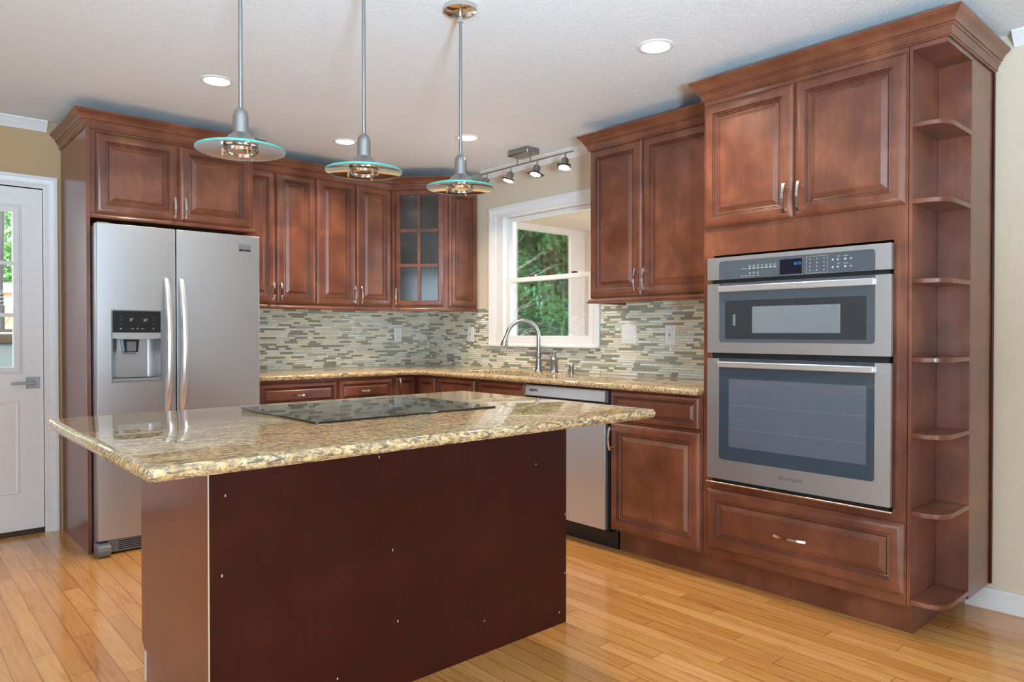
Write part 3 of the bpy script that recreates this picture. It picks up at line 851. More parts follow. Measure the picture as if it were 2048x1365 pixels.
# open end shelf unit
t = thing('end_shelf_unit', (-.3, -4.0, .115), 'narrow open cherry shelf unit with rounded shelves on the end of the oven cabinet', 'shelf unit')
m = MB()
m.box(-.580, -.012, -3.948, -3.936, .128, 2.262)
m.box(-.304, -.290, -4.066, -3.948, .117, 2.262)
m.box(-.290, -.012, -4.066, -4.054, .117, 2.262)
m.box(-.582, -.290, -4.067, -3.948, 2.237, 2.2555)
mesh_obj('carcass', m, CH, t, .001)
m = MB(); m.box(-.030, -.0125, -4.074, -4.066, .117, 2.2535); mesh_obj('edge_trim', m, VEN_SHADED, t, .003)
shp = [(-.305, -3.948), (-.580, -3.948), (-.584, -3.975), (-.583, -4.000), (-.574, -4.030), (-.555, -4.052), (-.53, -4.063), (-.50, -4.067), (-.305, -4.067)]
for z in (.134, .4735, .770, 1.059, 1.357, 1.658, 1.946):
    m = MB(); m.prism(shp, z, z + .018); mesh_obj('shelf', m, CHX, t, .002)

# ---------------- double wall oven
FV = FB(-.60)
t = thing('wall_oven', (-.35, -3.488, .48), 'stainless built-in microwave and oven combination in the tall cabinet', 'oven')
OY0, OY1 = 3.086, 3.890
m = MB(); m.fbox(FV, OY0 + .015, OY1 - .015, .478, 1.515, -.44, -.0005 + .0); mesh_obj('body', m, BLACKM, t)
# control panel
gy0, gy1 = 3.146, 3.831
def plate(name, v0, v1, g0, g1, cn, parent):
    m = MB(); w0, w1_ = .0, .020
    o = rrect(OY0, OY1, v0, v1, .002, 6)
    i = rrect(gy0, gy1, g0, g1, .014, 6, cn)
    m.fring(FV, o, i, w0, w1_)
    return mesh_obj(name, m, STEEL, parent)
cpn = plate('control_panel', 1.414, 1.5155, 1.4145, 1.4965, (0, 0, 1, 1), t)
m = MB(); m.fprism(FV, rrect(gy0, gy1, 1.4145, 1.4965, .014, 6, (0, 0, 1, 1)), .002, .019); mesh_obj('control_glass', m, CTLG, cpn)
zt = .0192
m = MB(); m.fbox(FV, 3.440, 3.537, 1.420, 1.4835, zt - .002, zt + .0006); ds = mesh_obj('display', m, flat('display_black', srgb(22, 20, 34), .1), cpn)
text('display_digits', '0:13', FV, 3.519, 1.4625, zt + .0008, .017, LEDB, ds)
def legend(fn, *a):
    q_ = MB(); getattr(q_, fn)(FV, *a, zt, zt + .0004); mesh_obj('button_legend', q_, PRINT, cpn, smooth=False)
def dash(u, v, wd_, h=.0022): legend('fbox', u - wd_ / 2, u + wd_ / 2, v - h / 2, v + h / 2)
for k in range(7): dash(3.300 + k * .0195, 1.4565, .012, .004)
for k in range(7): legend('fring', rrect(3.295 + k * .0195, 3.305 + k * .0195, 1.463, 1.471, .003, 2), rrect(3.2962 + k * .0195, 3.3038 + k * .0195, 1.4642, 1.4698, .002, 2))
for k in range(3): dash(3.300 + k * .0195, 1.424, .011); legend('fring', rrect(3.295 + k * .0195, 3.305 + k * .0195, 1.431, 1.439, .003, 2), rrect(3.2962 + k * .0195, 3.3038 + k * .0195, 1.4322, 1.4378, .002, 2))
for k in range(4): dash(3.455 + k * .0225, 1.428, .012, .0035)
for r_ in range(4):
    for c_ in range(3): dash(3.572 + c_ * .029, 1.476 - r_ * .0155, .0035, .0045)
legend('fring', [(3.556, 1.418), (3.645, 1.418), (3.645, 1.4875), (3.556, 1.4875)], [(3.5568, 1.4188), (3.6442, 1.4188), (3.6442, 1.4867), (3.5568, 1.4867)])
for v in (1.467, 1.437):
    legend('fprism', [(3.684, v - .005), (3.692, v), (3.684, v + .005)])
    legend('fprism', [(3.716 + .0045 * math.cos(R(a)), v + .0045 * math.sin(R(a))) for a in range(0, 360, 45)])
    dash(3.666, v, .006, .008); dash(3.738, v, .008, .005)
text('legend', 'Microwave', FV, 3.273, 1.4565, zt + .0003, .0065, PRINT, cpn, depth=.0002)
text('legend', 'Lower Oven', FV, 3.272, 1.424, zt + .0003, .0065, PRINT, cpn, depth=.0002)
for v, (a_, b_) in ((1.480, ('Start', 'Cancel')), (1.450, ('Start', 'Cancel'))):
    text('legend', a_, FV, 3.690, v, zt + .0003, .0065, PRINT, cpn, depth=.0002); text('legend', b_, FV, 3.717, v, zt + .0003, .0065, PRINT, cpn, depth=.0002)
# microwave door
mw = plate('microwave_door', 1.0795, 1.3955, 1.127, 1.3950, (1, 1, 0, 0), t)
m = MB(); m.fprism(FV, rrect(gy0, gy1, 1.127, 1.3945, .014, 6, (1, 1, 0, 0)), .002, .0175); mesh_obj('door_glass', m, CTLG, mw)
m = MB(); m.fbox(FV, 3.177, 3.798, 1.143, 1.316, .017, .0181); mesh_obj('inner_window', m, MWDARK, mw)
m = MB(); m.fbox(FV, 3.312, 3.697, 1.170, 1.287, .0175, .0186); mesh_obj('window_screen', m, MWSCR, mw)
m = MB(); m.nested(FV, 3.216, 3.230, 1.203, 1.255, [(0, .017), (.0005, .0186)]); mesh_obj('sticker', m, flat('foil_sticker', srgb(150, 175, 180), .2, .6), mw)
m = MB(); m.fbox(FV, gy0, gy1, 1.356, 1.384, .012, .034); mesh_obj('door_handle', m, STEELB, mw, .004)
# oven door
od = plate('oven_door', .500, 1.0535, .590, 1.053, (1, 1, 0, 0), t)
m = MB(); m.fprism(FV, rrect(gy0, gy1, .590, 1.0525, .014, 6, (1, 1, 0, 0)), .002, .0175); mesh_obj('door_glass', m, OVENG, od)
m = MB(); m.fbox(FV, 3.197, 3.799, .652, .962, .017, .0181); ow = mesh_obj('oven_window', m, OVENW, od)
m = MB()
for z, sl in ((.842, 0), (.735, 0)):
    m.fbox(FV, 3.21, 3.795, z, z + .0016, .018, .0184)
    for k in range(12): m.fbox(FV, 3.23 + k * .048, 3.233 + k * .048, z + .001, z + .007, .018, .0184)
mesh_obj('rack_lines', m, flat('rack_grey', srgb(108, 112, 118), .4), ow)
m = MB(); m.fbox(FV, gy0, gy1, 1.014, 1.040, .012, .036); mesh_obj('door_handle', m, STEELB, od, .004)
text('logo', 'Whirlpool', FV, 3.490, .5485, .0203, .026, CHROME, od, .25)
m = MB(); m.fbox(FV, OY0 - .002, OY1 + .008, .478, .486, -.018, .028); mesh_obj('bottom_trim', m, BRONZE, t, .003, label='thin copper coloured trim strip')

# ================================================================== FRIDGE
FF = FA(-.70)
t = thing('refrigerator', (-2.215, -.4, 0), 'stainless side-by-side refrigerator with door dispenser', 'refrigerator')
m = MB(); m.box(-2.647, -1.787, -.690, -.03, .03, 1.735); mesh_obj('body', m, STEELD, t, .004)
def fdoor(name, u0, u1, hole=None):
    m = MB(); n = 10
    v0, v1 = .082, 1.744
    def wdt(u):
        q = (u - u0) / (u1 - u0) * 2 - 1
        return .064 + .006 * (1 - q * q)
    if not hole:
        us = [u0 + (u1 - u0) * i / n for i in range(n + 1)]
        vs = [FF(u, v, 0) for v in (v0, v1) for u in us] + [FF(u, v, wdt(u)) for v in (v0, v1) for u in us]
        k = n + 1; fs = []
        for i in range(n):
            fs += [(2 * k + i, 2 * k + i + 1, 3 * k + i + 1, 3 * k + i), (i, k + i, k + i + 1, i + 1), (i, i + 1, 2 * k + i + 1, 2 * k + i), (k + i, 3 * k + i, 3 * k + i + 1, k + i + 1)]
        fs += [(0, 2 * k, 3 * k, k), (n, k + n, 3 * k + n, 2 * k + n)]
        m.add(vs, fs)
    else:
        a, b, c0, c1 = hole
        us = [u0 + (a - u0) * i / 3 for i in range(4)] + [a + (b - a) * i / 6 for i in range(1, 7)] + [b + (u1 - b) * i / 3 for i in range(1, 4)]
        zs = [v0, c0, c1, v1]; k = len(us)
        vs = [FF(u, z, wdt(u)) for z in zs for u in us] + [FF(u, z, 0) for z in zs for u in us]
        fs = []
        for r_ in range(3):
            for i in range(k - 1):
                if r_ == 1 and a - 1e-6 <= us[i] and us[i + 1] <= b + 1e-6: continue
                fs.append((r_ * k + i, r_ * k + i + 1, (r_ + 1) * k + i + 1, (r_ + 1) * k + i))
        o4 = 4 * k
        ia, ib = 3, 9
        for i in range(k - 1): fs += [(i, o4 + i, o4 + i + 1, i + 1), (3 * k + i, 3 * k + i + 1, o4 + 3 * k + i + 1, o4 + 3 * k + i)]
        for r_ in range(3): fs += [(r_ * k, (r_ + 1) * k, o4 + (r_ + 1) * k, o4 + r_ * k), (r_ * k + k - 1, o4 + r_ * k + k - 1, o4 + (r_ + 1) * k + k - 1, (r_ + 1) * k + k - 1)]
        for i in range(ia, ib): fs += [(k + i, k + i + 1, o4 + k + i + 1, o4 + k + i), (2 * k + i, o4 + 2 * k + i, o4 + 2 * k + i + 1, 2 * k + i + 1)]
        fs += [(k + ia, o4 + k + ia, o4 + 2 * k + ia, 2 * k + ia), (k + ib, 2 * k + ib, o4 + 2 * k + ib, o4 + k + ib)]
        m.add(vs, fs)
    return mesh_obj(name, m, STEEL, t, .003)
hu0, hu1, hv0, hv1 = -2.577, -2.338, .914, 1.289
fz = fdoor('freezer_door', -2.647, -2.2605, (hu0, hu1, hv0, hv1))
fg = fdoor('fridge_door', -2.2550, -1.786)
m = MB(); m.box(-2.2605, -2.2550, -.70, -.69, .09, 1.74); mesh_obj('door_seal', m, BLACKM, t)
# dispenser
wv = .068
m = MB(); m.fring(FF, rrect(hu0 - .004, hu1 + .004, hv0 - .005, hv1 + .004, .006, 4), rrect(hu0 + .002, hu1 - .002, hv0 + .003, hv1 - .002, .004, 4), .055, wv + .004); mesh_obj('dispenser_bezel', m, GREYP, fz)
m = MB(); m.fprism(FF, rrect(hu0 + .002, hu1 - .002, 1.172, hv1 - .002, .004, 4), .03, wv + .002); dp = mesh_obj('dispenser_panel', m, BLACK, fz)
m = MB()
n = 12
for zz in ((1.142, 1.172),):
    us = [hu0 + .002 + (hu1 - hu0 - .004) * i / n for i in range(n + 1)]
    top = [(u, 1.172) for u in us]; bot = [(u, 1.142 - .006 * (1 - ((2 * i / n) - 1) ** 2)) for i, u in enumerate(us)]
    m.fprism(FF, bot + top[::-1], .02, wv + .003)
mesh_obj('dispenser_lip', m, STEEL, fz)
m = MB()
uu0, uu1 = hu0 + .002, hu1 - .002
prof = [(uu0, .066), (uu0 + .012, .030), (uu0 + .035, .004), (uu1 - .050, .004), (uu1 - .022, .022), (uu1, .066)]
vs = [FF(u, z, w_) for z in (hv0 + .016, 1.145) for u, w_ in prof]; k = len(prof)
m.add(vs, [(i, i + 1, k + i + 1, k + i) for i in range(k - 1)])
vs = [FF(u, hv0 + .016, w_) for u, w_ in prof]; m.add(vs, [tuple(range(k))])
m.fbox(FF, uu0, uu1, hv0 + .003, hv0 + .016, .0, .064)
mesh_obj('dispenser_recess', m, STEELV, fz)
m = MB(); m.add([FF(u, z, w_) for z, s in ((1.143, 1.0), (1.068, .80)) for u, w_ in ((-2.48 - .044 * s, .012), (-2.48 + .044 * s, .012), (-2.48 + .040 * s, .050), (-2.48 - .040 * s, .050))],
      [(3, 2, 1, 0), (4, 5, 6, 7), (0, 1, 5, 4), (1, 2, 6, 5), (2, 3, 7, 6), (3, 0, 4, 7)]); mesh_obj('dispenser_chute', m, BLACK, fz, .002)
m = MB(); m.add([FF(u, z, w_) for z, w_ in ((1.125, .052), (1.062, .044), (1.056, .048), (1.125, .056)) for u in (-2.503, -2.458)], [(0, 1, 3, 2), (2, 3, 5, 4), (4, 5, 7, 6), (6, 7, 1, 0), (0, 2, 4, 6), (1, 7, 5, 3)]); mesh_obj('dispenser_paddle', m, GREYP, fz, .002)
zz = wv + .0022
text('display_digits', '0°', FF, -2.483, 1.240, zz, .022, LEDW, dp, depth=.0003)
text('display_digits', '37', FF, -2.416, 1.238, zz, .022, LEDW, dp, depth=.0003)
ICON = flat('panel_icon_grey', srgb(130, 132, 132), .4)
for u, v, a, h in ((-2.535, 1.258, .003, .003), (-2.535, 1.240, .011, .0018), (-2.535, 1.222, .003, .003), (-2.535, 1.193, .007, .008), (-2.376, 1.256, .004, .004), (-2.376, 1.238, .004, .003), (-2.376, 1.220, .005, .002), (-2.376, 1.193, .006, .008), (-2.478, 1.193, .015, .004), (-2.454, 1.193, .013, .004), (-2.430, 1.193, .015, .004), (-2.453, 1.203, .003, .003)):
    m = MB(); m.fbox(FF, u - a / 2, u + a / 2, v - h / 2, v + h / 2, zz - .0005, zz); mesh_obj('panel_icon', m, ICON, dp, smooth=False)
# handles
def fhandle(u, door, s):
    m = MB(); n = 24; rows = []
    for i in range(n + 1):
        q = -1 + 2 * i / n
        z = 1.105 + q * .365
        prot = (1 - q * q)
        wd = .066 + .055 * prot ** .8
        hw = .0125 + .0065 * math.sqrt(max(0, 1 - abs(q) ** 3)); th = .010 + .010 * prot
        for (a, b) in ((-hw, wd), (-hw * .6, wd + th * .8), (0, wd + th), (hw * .6, wd + th * .8), (hw, wd), (0, wd - .003)):
            rows.append(FF(u + a, z, b))
    k = 6; fs = []
    for i in range(n):
        for j in range(k): fs.append((i * k + j, i * k + (j + 1) % k, (i + 1) * k + (j + 1) % k, (i + 1) * k + j))
    fs += [tuple(range(k)), tuple(range(n * k, n * k + k))]
    m.add(rows, fs)
    for z in (.755, 1.45): m.fbox(FF, u - .008, u + .008, z - .012, z + .012, .060, .078)
    return mesh_obj('door_handle', m, STEELB, door)
fhandle(-2.309, fz, 1); fhandle(-2.230, fg, -1)
m = MB(); m.fbox(FF, -1.911, -1.841, 1.651, 1.692, .058, .0695); bd = mesh_obj('badge', m, GREYP, fg, .001)
m = MB(); m.fbox(FF, -1.909, -1.842, 1.651, 1.6605, .068, .0703); mesh_obj('badge_strip', m, BLACK, bd)
text('logo', 'FRIGIDAIRE', FF, -1.8755, 1.676, .0697, .0105, CHROME, bd, depth=.0003)
text('logo', 'GALLERY', FF, -1.8755, 1.656, .0705, .0065, CHROME, bd, depth=.0002)
m = MB(); m.fbox(FF, -2.60, -1.79, .012, .078, -.05, .050)
gl_ = mesh_obj('toe_grille', m, GREYP, t, .004)
m = MB()
for k in range(5): m.fbox(FF, -2.548, -1.86, .022 + k * .0105, .027 + k * .0105, .045, .0508)
mesh_obj('grille_slots', m, BLACKM, gl_)
m = MB(); m.add([FF(u, z, w_) for u in (-2.655, -2.590) for z, w_ in ((0.004, .0), (0.004, .085), (.035, .105), (.062, .100), (.070, .06), (.070, .0))], [(0, 1, 2, 3, 4, 5), (11, 10, 9, 8, 7, 6)] + [(i, (i + 1) % 6, 6 + (i + 1) % 6, 6 + i) for i in range(6)])
mesh_obj('roller_cover', m, GREYP, t, .006)
m = MB()
for x in (-2.60, -1.83):
    for y in (-.62, -.1): m.lathe([(.02, 0), (.02, .032)], (x, y, 0), 12)
mesh_obj('feet', m, BLACKM, t)
m = MB(); m.box(-2.64, -2.58, -.74, -.66, 1.735, 1.752); mesh_obj('hinge_cover', m, GREYP, t, .004)

# ================================================================== ISLAND
IX0, IX1, IY0, IY1 = -2.835, -1.430, -2.955, -2.300
t = thing('island_cabinet', (-2.13, -2.62, 0), 'cherry kitchen island cabinet with plain veneer panels under the granite top', 'island')
m = MB(); m.box(IX0 + .012, IX1, IY0 + .006, IY1, .115, .865); m.box(IX0 + .012, IX1, IY0 + .006, IY1 - .075, 0, .115); mesh_obj('carcass', m, CH, t)
m = MB(); m.box(IX0 + .0012, IX1, IY0, IY0 + .006, 0, .8645); mesh_obj('front_panel', m, VEN_SHADED, t, label='plain cherry veneer back panel, overhang shade darkened into its colour')
m = MB(); m.box(IX0 - .0006, IX0 + .0012, IY0 - .0004, IY0 + .0066, 0, .8645); mesh_obj('panel_edge', m, RAW, t, label='raw pale edge of the veneer panel')
m = MB()
pts = [(-IY0 - .0066, 0), (-IY0 - .0066, .8645), (-IY1, .8645), (-IY1, .122), (-IY1 + .035, .100), (-IY1 + .055, .0)]
FI = FB(IX0)
m.fprism(FI, pts, -.012, 0); mesh_obj('end_panel', m, VEN_LIT, t)
m = MB(); m.fbox(FI, -IY1 + .045, -IY1 + .0545, 0, .100, -.010, 0.004); mesh_obj('toe_trim', m, RAW, t)
FX = F((0, IY1, 0), (-1, 0, 0), (0, 0, 1), (0, 1, 0))
for k in range(3):
    a = 1.442 + k * .464; add_door('door', FX, a, a + .456, .125, .70, t, (a + .43, .62, True)); add_door('drawer', FX, a, a + .456, .71, .855, t, (a + .228, .782, False), CHX)
# small chips in the veneer
rng = random.Random(3); m = MB()
for (x, z) in ((-2.79, .72), (-2.80, .50), (-2.30, .77), (-2.25, .46), (-2.23, .22), (-1.60, .66), (-2.0, .83), (-1.47, .05), (-1.86, .12), (-2.45, .10), (-1.436, .44), (-1.438, .20)):
    m.box(x - .002, x + .002, IY0 - .0003, IY0 + .001, z - .003 - rng.random() * .003, z + .003)
mesh_obj('veneer_chips', m, RAW, t)
cx0, cx1, cy0, cy1 = -3.104, -1.407, -3.390, -2.255
outer = [(x, y) for x, y in rrect(cx0, cx1, cy0, cy1, .022, 4)]
tag(slab('granite_countertop', outer, None, .865, .895, GRANITE), 'speckled gold granite slab top of the island', 'countertop')
# cooktop
t = thing('cooktop', (-2.16, -2.66, .895), 'flat black glass electric cooktop set in the island', 'cooktop')
m = MB(); m.prism(rrect(-2.523, -1.803, -2.960, -2.372, .012, 4), .8952, .901); cg = mesh_obj('glass_top', m, COOKG, t, .001)
m = MB()
for (x, y, r_) in ((-2.33, -2.80, .115), (-2.33, -2.53, .085), (-2.0, -2.53, .115), (-2.0, -2.80, .085)):
    m.lathe([(r_, 0), (r_, .0003), (r_ - .002, .0003), (r_ - .002, 0)], (x, y, .9009), 40, None, False)
mesh_obj('burner_rings', m, flat('burner_print', srgb(52, 54, 56), .3), cg)

# ================================================================== LIGHTS
P = thing('pendant_light', (-2.683, -2.8, H), 'glass disc pendant light nearest the fridge, leftmost of three over the island', 'pendant light', 'pendant lights over the island')
c = Vector((-2.683, -2.8, 0)); zd = 1.724
m = MB(); m.lathe([(.0, .0), (.02, -.024), (.055, -.022), (.062, -.018), (.0635, -.002), (.0635, 0)][1:], c + Vector((0, 0, H)), 40); m.lathe([(.009, -.06), (.009, -.024)], c + Vector((0, 0, H)), 16); mesh_obj('canopy', m, CHROME, P)
m = MB(); m.lathe([(.0062, 1.846), (.0062, H - .02)], c, 14); mesh_obj('rod', m, NICKEL, P)
m = MB(); m.lathe([(.058, zd + .006), (.056, zd + .016), (.044, zd + .026), (.034, zd + .038), (.0235, zd + .046), (.0225, zd + .050), (.0225, zd + .098), (.019, zd + .112), (.012, zd + .120), (.006, zd + .123)], c, 32); mesh_obj('socket_cup', m, NICKEL, P)
m = MB(); prof_t = [(.130, zd), (.110, zd + .0035), (.08, zd + .0075), (.05, zd + .010)]
m.lathe([(.05, zd + .010), (.08, zd + .0075), (.110, zd + .0035), (.1285, zd)], c, 56, None, False)
m.lathe([(.05, zd + .004), (.08, zd + .0015), (.110, zd - .0025), (.1285, zd - .006)], c, 56, None, False)
m.m = 1; m.lathe([(.1275, zd + .0008), (.1295, zd - .0012), (.1295, zd - .0048), (.1275, zd - .0064)], c, 56, None, False)
mesh_obj('glass_shade', m, [SHADEG, TEAL], P)
m = MB(); m.lathe([(.050, zd - .002), (.050, zd - .012), (.046, zd - .014), (.046, zd - .004), (.050, zd - .002)], c, 32, None, False); 
for k in range(3):
    a = R(30 + 120 * k); q = c + Vector((.052 * math.cos(a), .052 * math.sin(a), 0))
    m.lathe([(.0015, zd - .026), (.0045, zd - .020), (.003, zd - .012), (.003, zd - .002)], q, 10)
mesh_obj('retaining_ring', m, CHROME, P)
m = MB(); m.lathe([(.010, zd - .002), (.042, zd + .004), (.045, zd + .004)], c, 24, None, False); mesh_obj('reflector', m, CHROME, P)
q = copy_tree(P); q.location = (-2.263, -2.8, H); q['label'] = 'glass disc pendant light in the middle of the three over the island'
q = copy_tree(P); q.location = (-1.8475, -2.8, H); q['label'] = 'glass disc pendant light nearest the window, with its round ceiling canopy visible'

RL = thing('recessed_light', (-2.249, -1.379, H), 'lit round recessed ceiling light above the fridge front, left of the pendants', 'recessed light', 'recessed ceiling lights')
c = Vector((-2.249, -1.379, H))
m = MB(); m.lathe([(.078, 0), (.078, -.003), (.064, -.006), (.058, -.002), (.058, 0)], c, 40, None, False); mesh_obj('trim_ring', m, WHITE, RL)
m = MB(); m.lathe([(.0585, -.0005), (.0585, -.003)], c, 40); mesh_obj('lens', m, BULB, RL)
spots = [(-1.2366, -.803, 'lit round recessed ceiling light behind the middle pendant, near the corner'), (-.706, -1.400, 'lit round recessed ceiling light behind the third pendant rod'), (-.994, -3.067, 'lit round recessed ceiling light in front of the tall oven cabinet')]
locs = [(-2.249, -1.379)]
for x, y, lab in spots:
    q = copy_tree(RL); q.location = (x, y, H); q['label'] = lab; locs.append((x, y))
for i, (x, y) in enumerate(locs):
    lamp('recessed_lamp', 'AREA', (x, y, H - .008), (0, 0, 0), 12.5, (1, .88, .70), shape='DISK', size=.11, spread=R(130))

t = thing('track_light', (-.24, -1.42, H), 'brushed nickel four-head track light on the ceiling above the window', 'track light')
m = MB(); m.box(-.298, -.182, -1.516, -1.322, H - .042, H); mesh_obj('canopy', m, NICKEL, t, .008)
X = -.24; ZB = 2.310
m = MB(); m.tube([(X, -.97, ZB), (X, -1.42, ZB + .001), (X, -1.875, ZB)], .0045, 10); mesh_obj('bar', m, NICKEL, t)
for y in (-1.355, -1.485):
    m = MB(); m.tube([(X, y, ZB), (X, y, H - .040)], .005, 10); mesh_obj('support_rod', m, NICKEL, t)
for i, y in enumerate((-1.034, -1.291, -1.552, -1.807)):
    m = MB(); m.tube([(X, y, ZB - .006 + .01), (X, y, ZB - .042)], .0055, 10)
    hd = None
    ax = Vector((-.30, .25 - .12 * i, -1)).normalized()
    p0 = Vector((X, y, ZB - .038))
    m.lathe([(.010, -.004), (.021, .0), (.0245, .006), (.0245, .052), (.021, .054)], p0, 24, ax)
    hd = mesh_obj('lamp_head', m, NICKEL, t)
    q = Vector((0, 0, 1)).rotation_difference(ax).to_matrix()
    uu = q @ Vector((1, 0, 0)); vv = q @ Vector((0, 1, 0))
    fr_ = F(p0 + ax * .056, uu, vv, ax)
    m = MB(); m.fprism(fr_, rrect(-.043, .043, -.043, .043, .003, 2), 0, .005); mesh_obj('glass_plate', m, SHADEG, hd)
    m = MB(); m.lathe([(.006, .0615), (.036, .0620)], p0, 24, ax); mesh_obj('reflector', m, HALO, hd)
    sp = lamp('track_lamp', 'SPOT', p0 + ax * .066, (0, 0, 0), 9, (1, .84, .62), spot_size=R(95), spot_blend=.6, shadow_soft_size=.02); aim(sp, p0 + ax + Vector((.25, 0, 0)))

# ================================================================== OUTSIDE
GRASS = flat('lawn', srgb(124, 142, 98), .9)
DECKM = wood_mat('deck_boards', srgb(170, 130, 92), srgb(196, 158, 118), srgb(214, 178, 138), .7, 'x', 0)
m = MB(); m.box(-30, 40, .2, 50, -.65, -.6).box(.2, 40, -20, .2, -.65, -.6); struct(mesh_obj('ground', m, GRASS), 'lawn outside')
SOFFIT = flat('porch_soffit', srgb(226, 208, 198), .7)
PWHITE = flat('porch_white', srgb(238, 236, 240), .5)
m = MB(); m.box(.15, 3.45, -.9, 1.30, 2.47, 2.55); struct(mesh_obj('porch_ceiling', m, SOFFIT), 'pinkish porch soffit outside the window')
m = MB(); m.box(.15, 3.27, 1.20, 1.30, 2.40, 2.47); tag(mesh_obj('porch_beam', m, PWHITE, None, .004), 'white porch beam outside the window under the soffit', 'beam')
m = MB(); m.box(3.00, 3.26, 1.20, 1.25, -.6, 2.40); tag(mesh_obj('porch_post', m, PWHITE, None, .004), 'white square porch post outside the window', 'post')
m = MB(); m.box(3.262, 3.38, -.9, 1.24, -.6, 2.469); struct(mesh_obj('porch_wall', m, SOFFIT), 'pinkish porch side wall outside the window')
m = MB(); m.box(.15, 3.45, -4.6, 1.36, -.6, -.05); struct(mesh_obj('porch_floor', m, flat('porch_concrete', srgb(206, 200, 194), .8)), 'porch floor')

def leaf_mat(name, a, b, c):
    t = NT(name); p = t.coord()
    n = t.noise(p, 2.6, 5, .6)
    cc = t.ramp(n, [(.3, a), (.5, b), (.7, c)])
    t.set(Base_Color=cc, Roughness=.6)
    tl = t.n('ShaderNodeBsdfTranslucent'); t.l(cc, tl.inputs[0])
    mx = t.n('ShaderNodeMixShader'); mx.inputs[0].default_value = .3
    t.l(t.b.outputs[0], mx.inputs[1]); t.l(tl.outputs[0], mx.inputs[2]); t.l(mx.outputs[0], t.out.inputs[0])
    return t.m
LEAF = leaf_mat('evergreen_leaf', srgb(44, 104, 60), srgb(70, 146, 90), srgb(116, 184, 124))
LEAF2 = leaf_mat('broad_leaf', srgb(60, 110, 60), srgb(100, 150, 84), srgb(150, 190, 120))
BARK = flat('bark', srgb(110, 92, 78), .9)
TWIG = flat('pale_twig', srgb(186, 186, 180), .8)
def evergreen(x, y, h, r, n, lab, seed, zmin=-.2, zmax=None):
    rng = random.Random(seed)
    t = thing('evergreen_tree', (x, y, -.6), lab, 'tree', 'evergreens beyond the porch')
    m = MB(); m.tube([(x, y, -.6), (x + .03, y, h * .5), (x, y, h * .95 - .6)], [.16, .1, .02], 10); mesh_obj('trunk', m, BARK, t)
    m = MB(); zmax = zmax or h - .6
    for i in range(n):
        z = zmin + (zmax - zmin) * rng.random() ** 1.1
        rr = r * max(.05, (1 - (z + .6) / h)) ** .7
        a = rng.random() * 2 * math.pi
        d = rr * (.35 + .68 * rng.random() ** .5) * (1 + .18 * math.sin(5 * a + z * 4))
        p = Vector((x + d * math.cos(a), y + d * math.sin(a), z))
        out = Vector((math.cos(a), math.sin(a), rng.uniform(-.7, .5)))
        out = (out + Vector((rng.uniform(-.6, .6), rng.uniform(-.6, .6), 0))).normalized()
        side = out.cross(Vector((rng.uniform(-.4, .4), rng.uniform(-.4, .4), 1))).normalized()
        L = rng.uniform(.10, .24)
        vs = []; fs = []
        for k in range(4):
            s = k / 4; c = p + out * L * s - Vector((0, 0, L * .35 * s * s))
            ln = L * .42 * (1 - .6 * s)
            for sg in (-1, 1):
                tip = c + side * sg * ln + out * ln * .8
                b = len(vs); wv_ = out * .010 + side * .0
                vs += [c - wv_, c + out * .018, tip]; fs.append((b, b + 1, b + 2))
        b = len(vs); vs += [p, p + side * .008 + out * L * .5, p + out * L - Vector((0, 0, L * .35)), p - side * .008 + out * L * .5]; fs.append((b, b + 1, b + 2, b + 3))
        m.add(vs, fs)
    f = mesh_obj('foliage', m, LEAF, t, smooth=False)
    return t
evergreen(6.3, 5.2, 7.0, 1.75, 30000, 'dense evergreen tree filling the view through the kitchen window', 1, -.2, 4.4)
evergreen(10.4, 9.4, 8.5, 2.3, 14000, 'evergreen tree farther back, behind the nearer evergreen', 3, -.2, 5)
t = thing('bare_branch_shrub', (3.7, 3.75, -.6), 'bare pale twigs in front of the evergreens', 'shrub')
rng = random.Random(9); m = MB(); m.tube([(3.7, 3.75, -.6), (3.72, 3.73, .6), (3.65, 3.65, 1.6), (3.6, 3.6, 2.2)], [.03, .025, .018, .01], 8)
for z, dx, dz in ((1.0, .9, .22), (1.35, .8, .28), (1.75, 1.1, .45), (1.95, .9, .42), (1.5, -.5, .3), (.8, .7, .2)):
    p = Vector((3.66, 3.68, z)); pts = [p + Vector((dx * s * .72, -dx * s * .66, dz * s + rng.uniform(-.03, .03))) for s in (0, .3, .6, .8, 1)]
    m.tube(pts, [.005, .0045, .0035, .003, .0015], 6)
    for s in (1, 2, 3): m.tube([pts[s], pts[s] + Vector((dx * .12, -dx * .1, .12)), pts[s] + Vector((dx * .25, -dx * .25, .16))], [.0025, .002, .001], 5)
mesh_obj('twigs', m, TWIG, t)

# beyond the entry door
m = MB(); m.box(-6, -.3, .20, 4.2, -.25, -.05); struct(mesh_obj('deck', m, DECKM), 'wooden deck outside the entry door')
IRON = flat('dark_iron', srgb(62, 62, 66), .5, .2)
t = thing('deck_railing', (-3.2, 2.3, -.05), 'dark turned baluster railing outside the entry door glass', 'railing')
m = MB(); m.box(-5.0, -1.2, 2.28, 2.34, 1.175, 1.205).box(-5.0, -1.2, 2.27, 2.35, 2.28, 2.33).box(-5.0, -4.94, 2.28, 2.34, -.05, 2.28).box(-1.26, -1.2, 2.28, 2.34, -.05, 2.28); mesh_obj('rail', m, IRON, t)
for k in range(9):
    x = -2.715 - .22 * k + .44
    m = MB(); m.lathe([(.030, 1.205), (.030, 1.40), (.020, 1.41), (.026, 1.43), (.018, 1.445), (.026, 1.46), (.018, 1.475), (.026, 1.49), (.018, 1.51), (.020, 1.56), (.026, 1.75), (.028, 1.95), (.033, 2.05), (.033, 2.28)], (x, 2.31, 0), 12); mesh_obj('baluster', m, IRON, t)
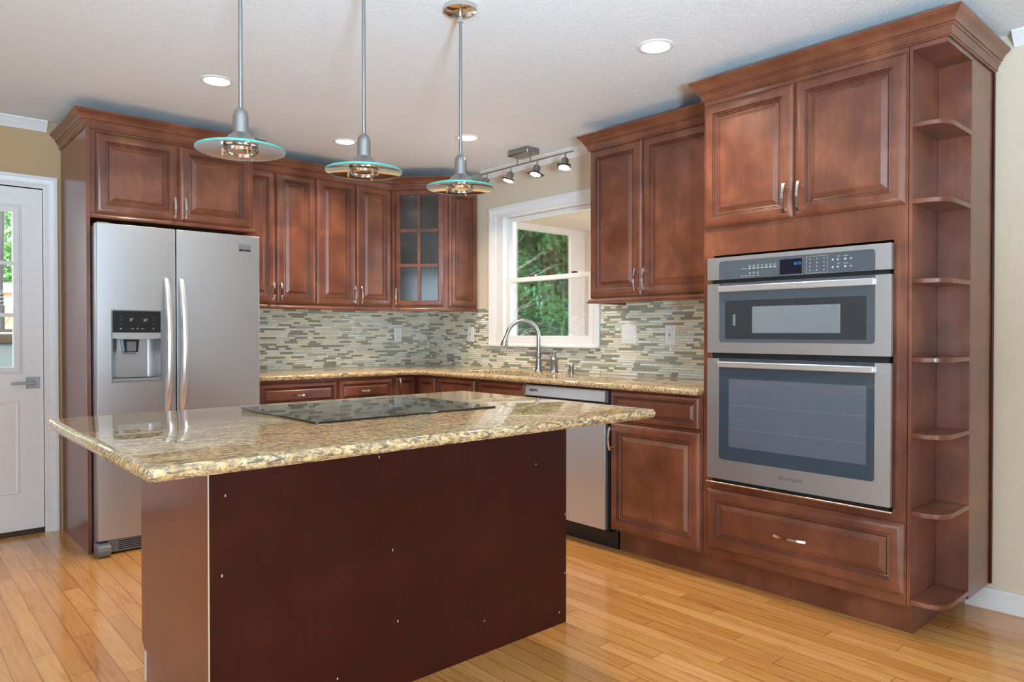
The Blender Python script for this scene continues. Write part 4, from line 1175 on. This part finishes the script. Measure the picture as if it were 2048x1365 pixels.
t = thing('board_fence', (-3, 3.9, -.05), 'diagonal light wood board fence beyond the deck railing', 'fence')
m = MB(); m.box(-5.5, -.6, 3.88, 3.94, -.05, 1.58); mesh_obj('board_panel', m, DECKM, t)
m = MB()
for k in range(30):
    x = -6.3 + k * .2
    m.add([(x, 3.872, .2), (x + .012, 3.872, .2), (x + 1.0, 3.872, 1.55), (x + .988, 3.872, 1.55), (x, 3.88, .2), (x + .012, 3.88, .2), (x + 1.0, 3.88, 1.55), (x + .988, 3.88, 1.55)], [(0, 1, 2, 3), (4, 5, 6, 7), (0, 1, 5, 4), (2, 3, 7, 6), (1, 2, 6, 5), (3, 0, 4, 7)])
mesh_obj('board_gap', m, flat('board_shadow_gap', srgb(150, 116, 84), .8), t)
m = MB(); m.box(-5.5, -.6, 3.85, 3.97, 1.58, 1.68); mesh_obj('cap_rail', m, PWHITE, t)
t = thing('patio_tub', (-3.0, 1.3, -.05), 'blue-grey tub with dark rim outside the entry door', 'tub')
m = MB(); m.box(-4.0, -2.1, .95, 1.85, -.05, 1.10); mesh_obj('shell', m, flat('blue_grey_shell', srgb(150, 172, 186), .7), t, .02)
m = MB(); m.box(-4.03, -2.07, .92, 1.88, 1.10, 1.165); mesh_obj('rim', m, flat('dark_rim', srgb(84, 76, 72), .6), t, .01)
rng = random.Random(4); t = thing('leafy_tree', (-2.6, 6.5, -.6), 'leafy green tree seen through the entry door glass', 'tree')
m = MB(); m.tube([(-2.6, 6.5, -.6), (-2.6, 6.5, 3)], [.14, .06], 8); mesh_obj('trunk', m, BARK, t)
m = MB()
for i in range(9000):
    a = Vector((rng.gauss(0, 1), rng.gauss(0, 1), rng.gauss(0, 1))).normalized() * rng.random() ** .4
    p = Vector((-2.6 + a.x * 1.9, 6.5 + a.y * 1.5, 2.5 + a.z * 1.5))
    u = Vector((rng.uniform(-1, 1), rng.uniform(-1, 1), rng.uniform(-1, 1))).normalized(); v = u.orthogonal().normalized(); s = rng.uniform(.04, .09)
    m.add([p, p + u * s + v * s * .4, p + u * s * 2, p + u * s - v * s * .4], [(0, 1, 2, 3)])
mesh_obj('foliage', m, LEAF2, t, smooth=False)
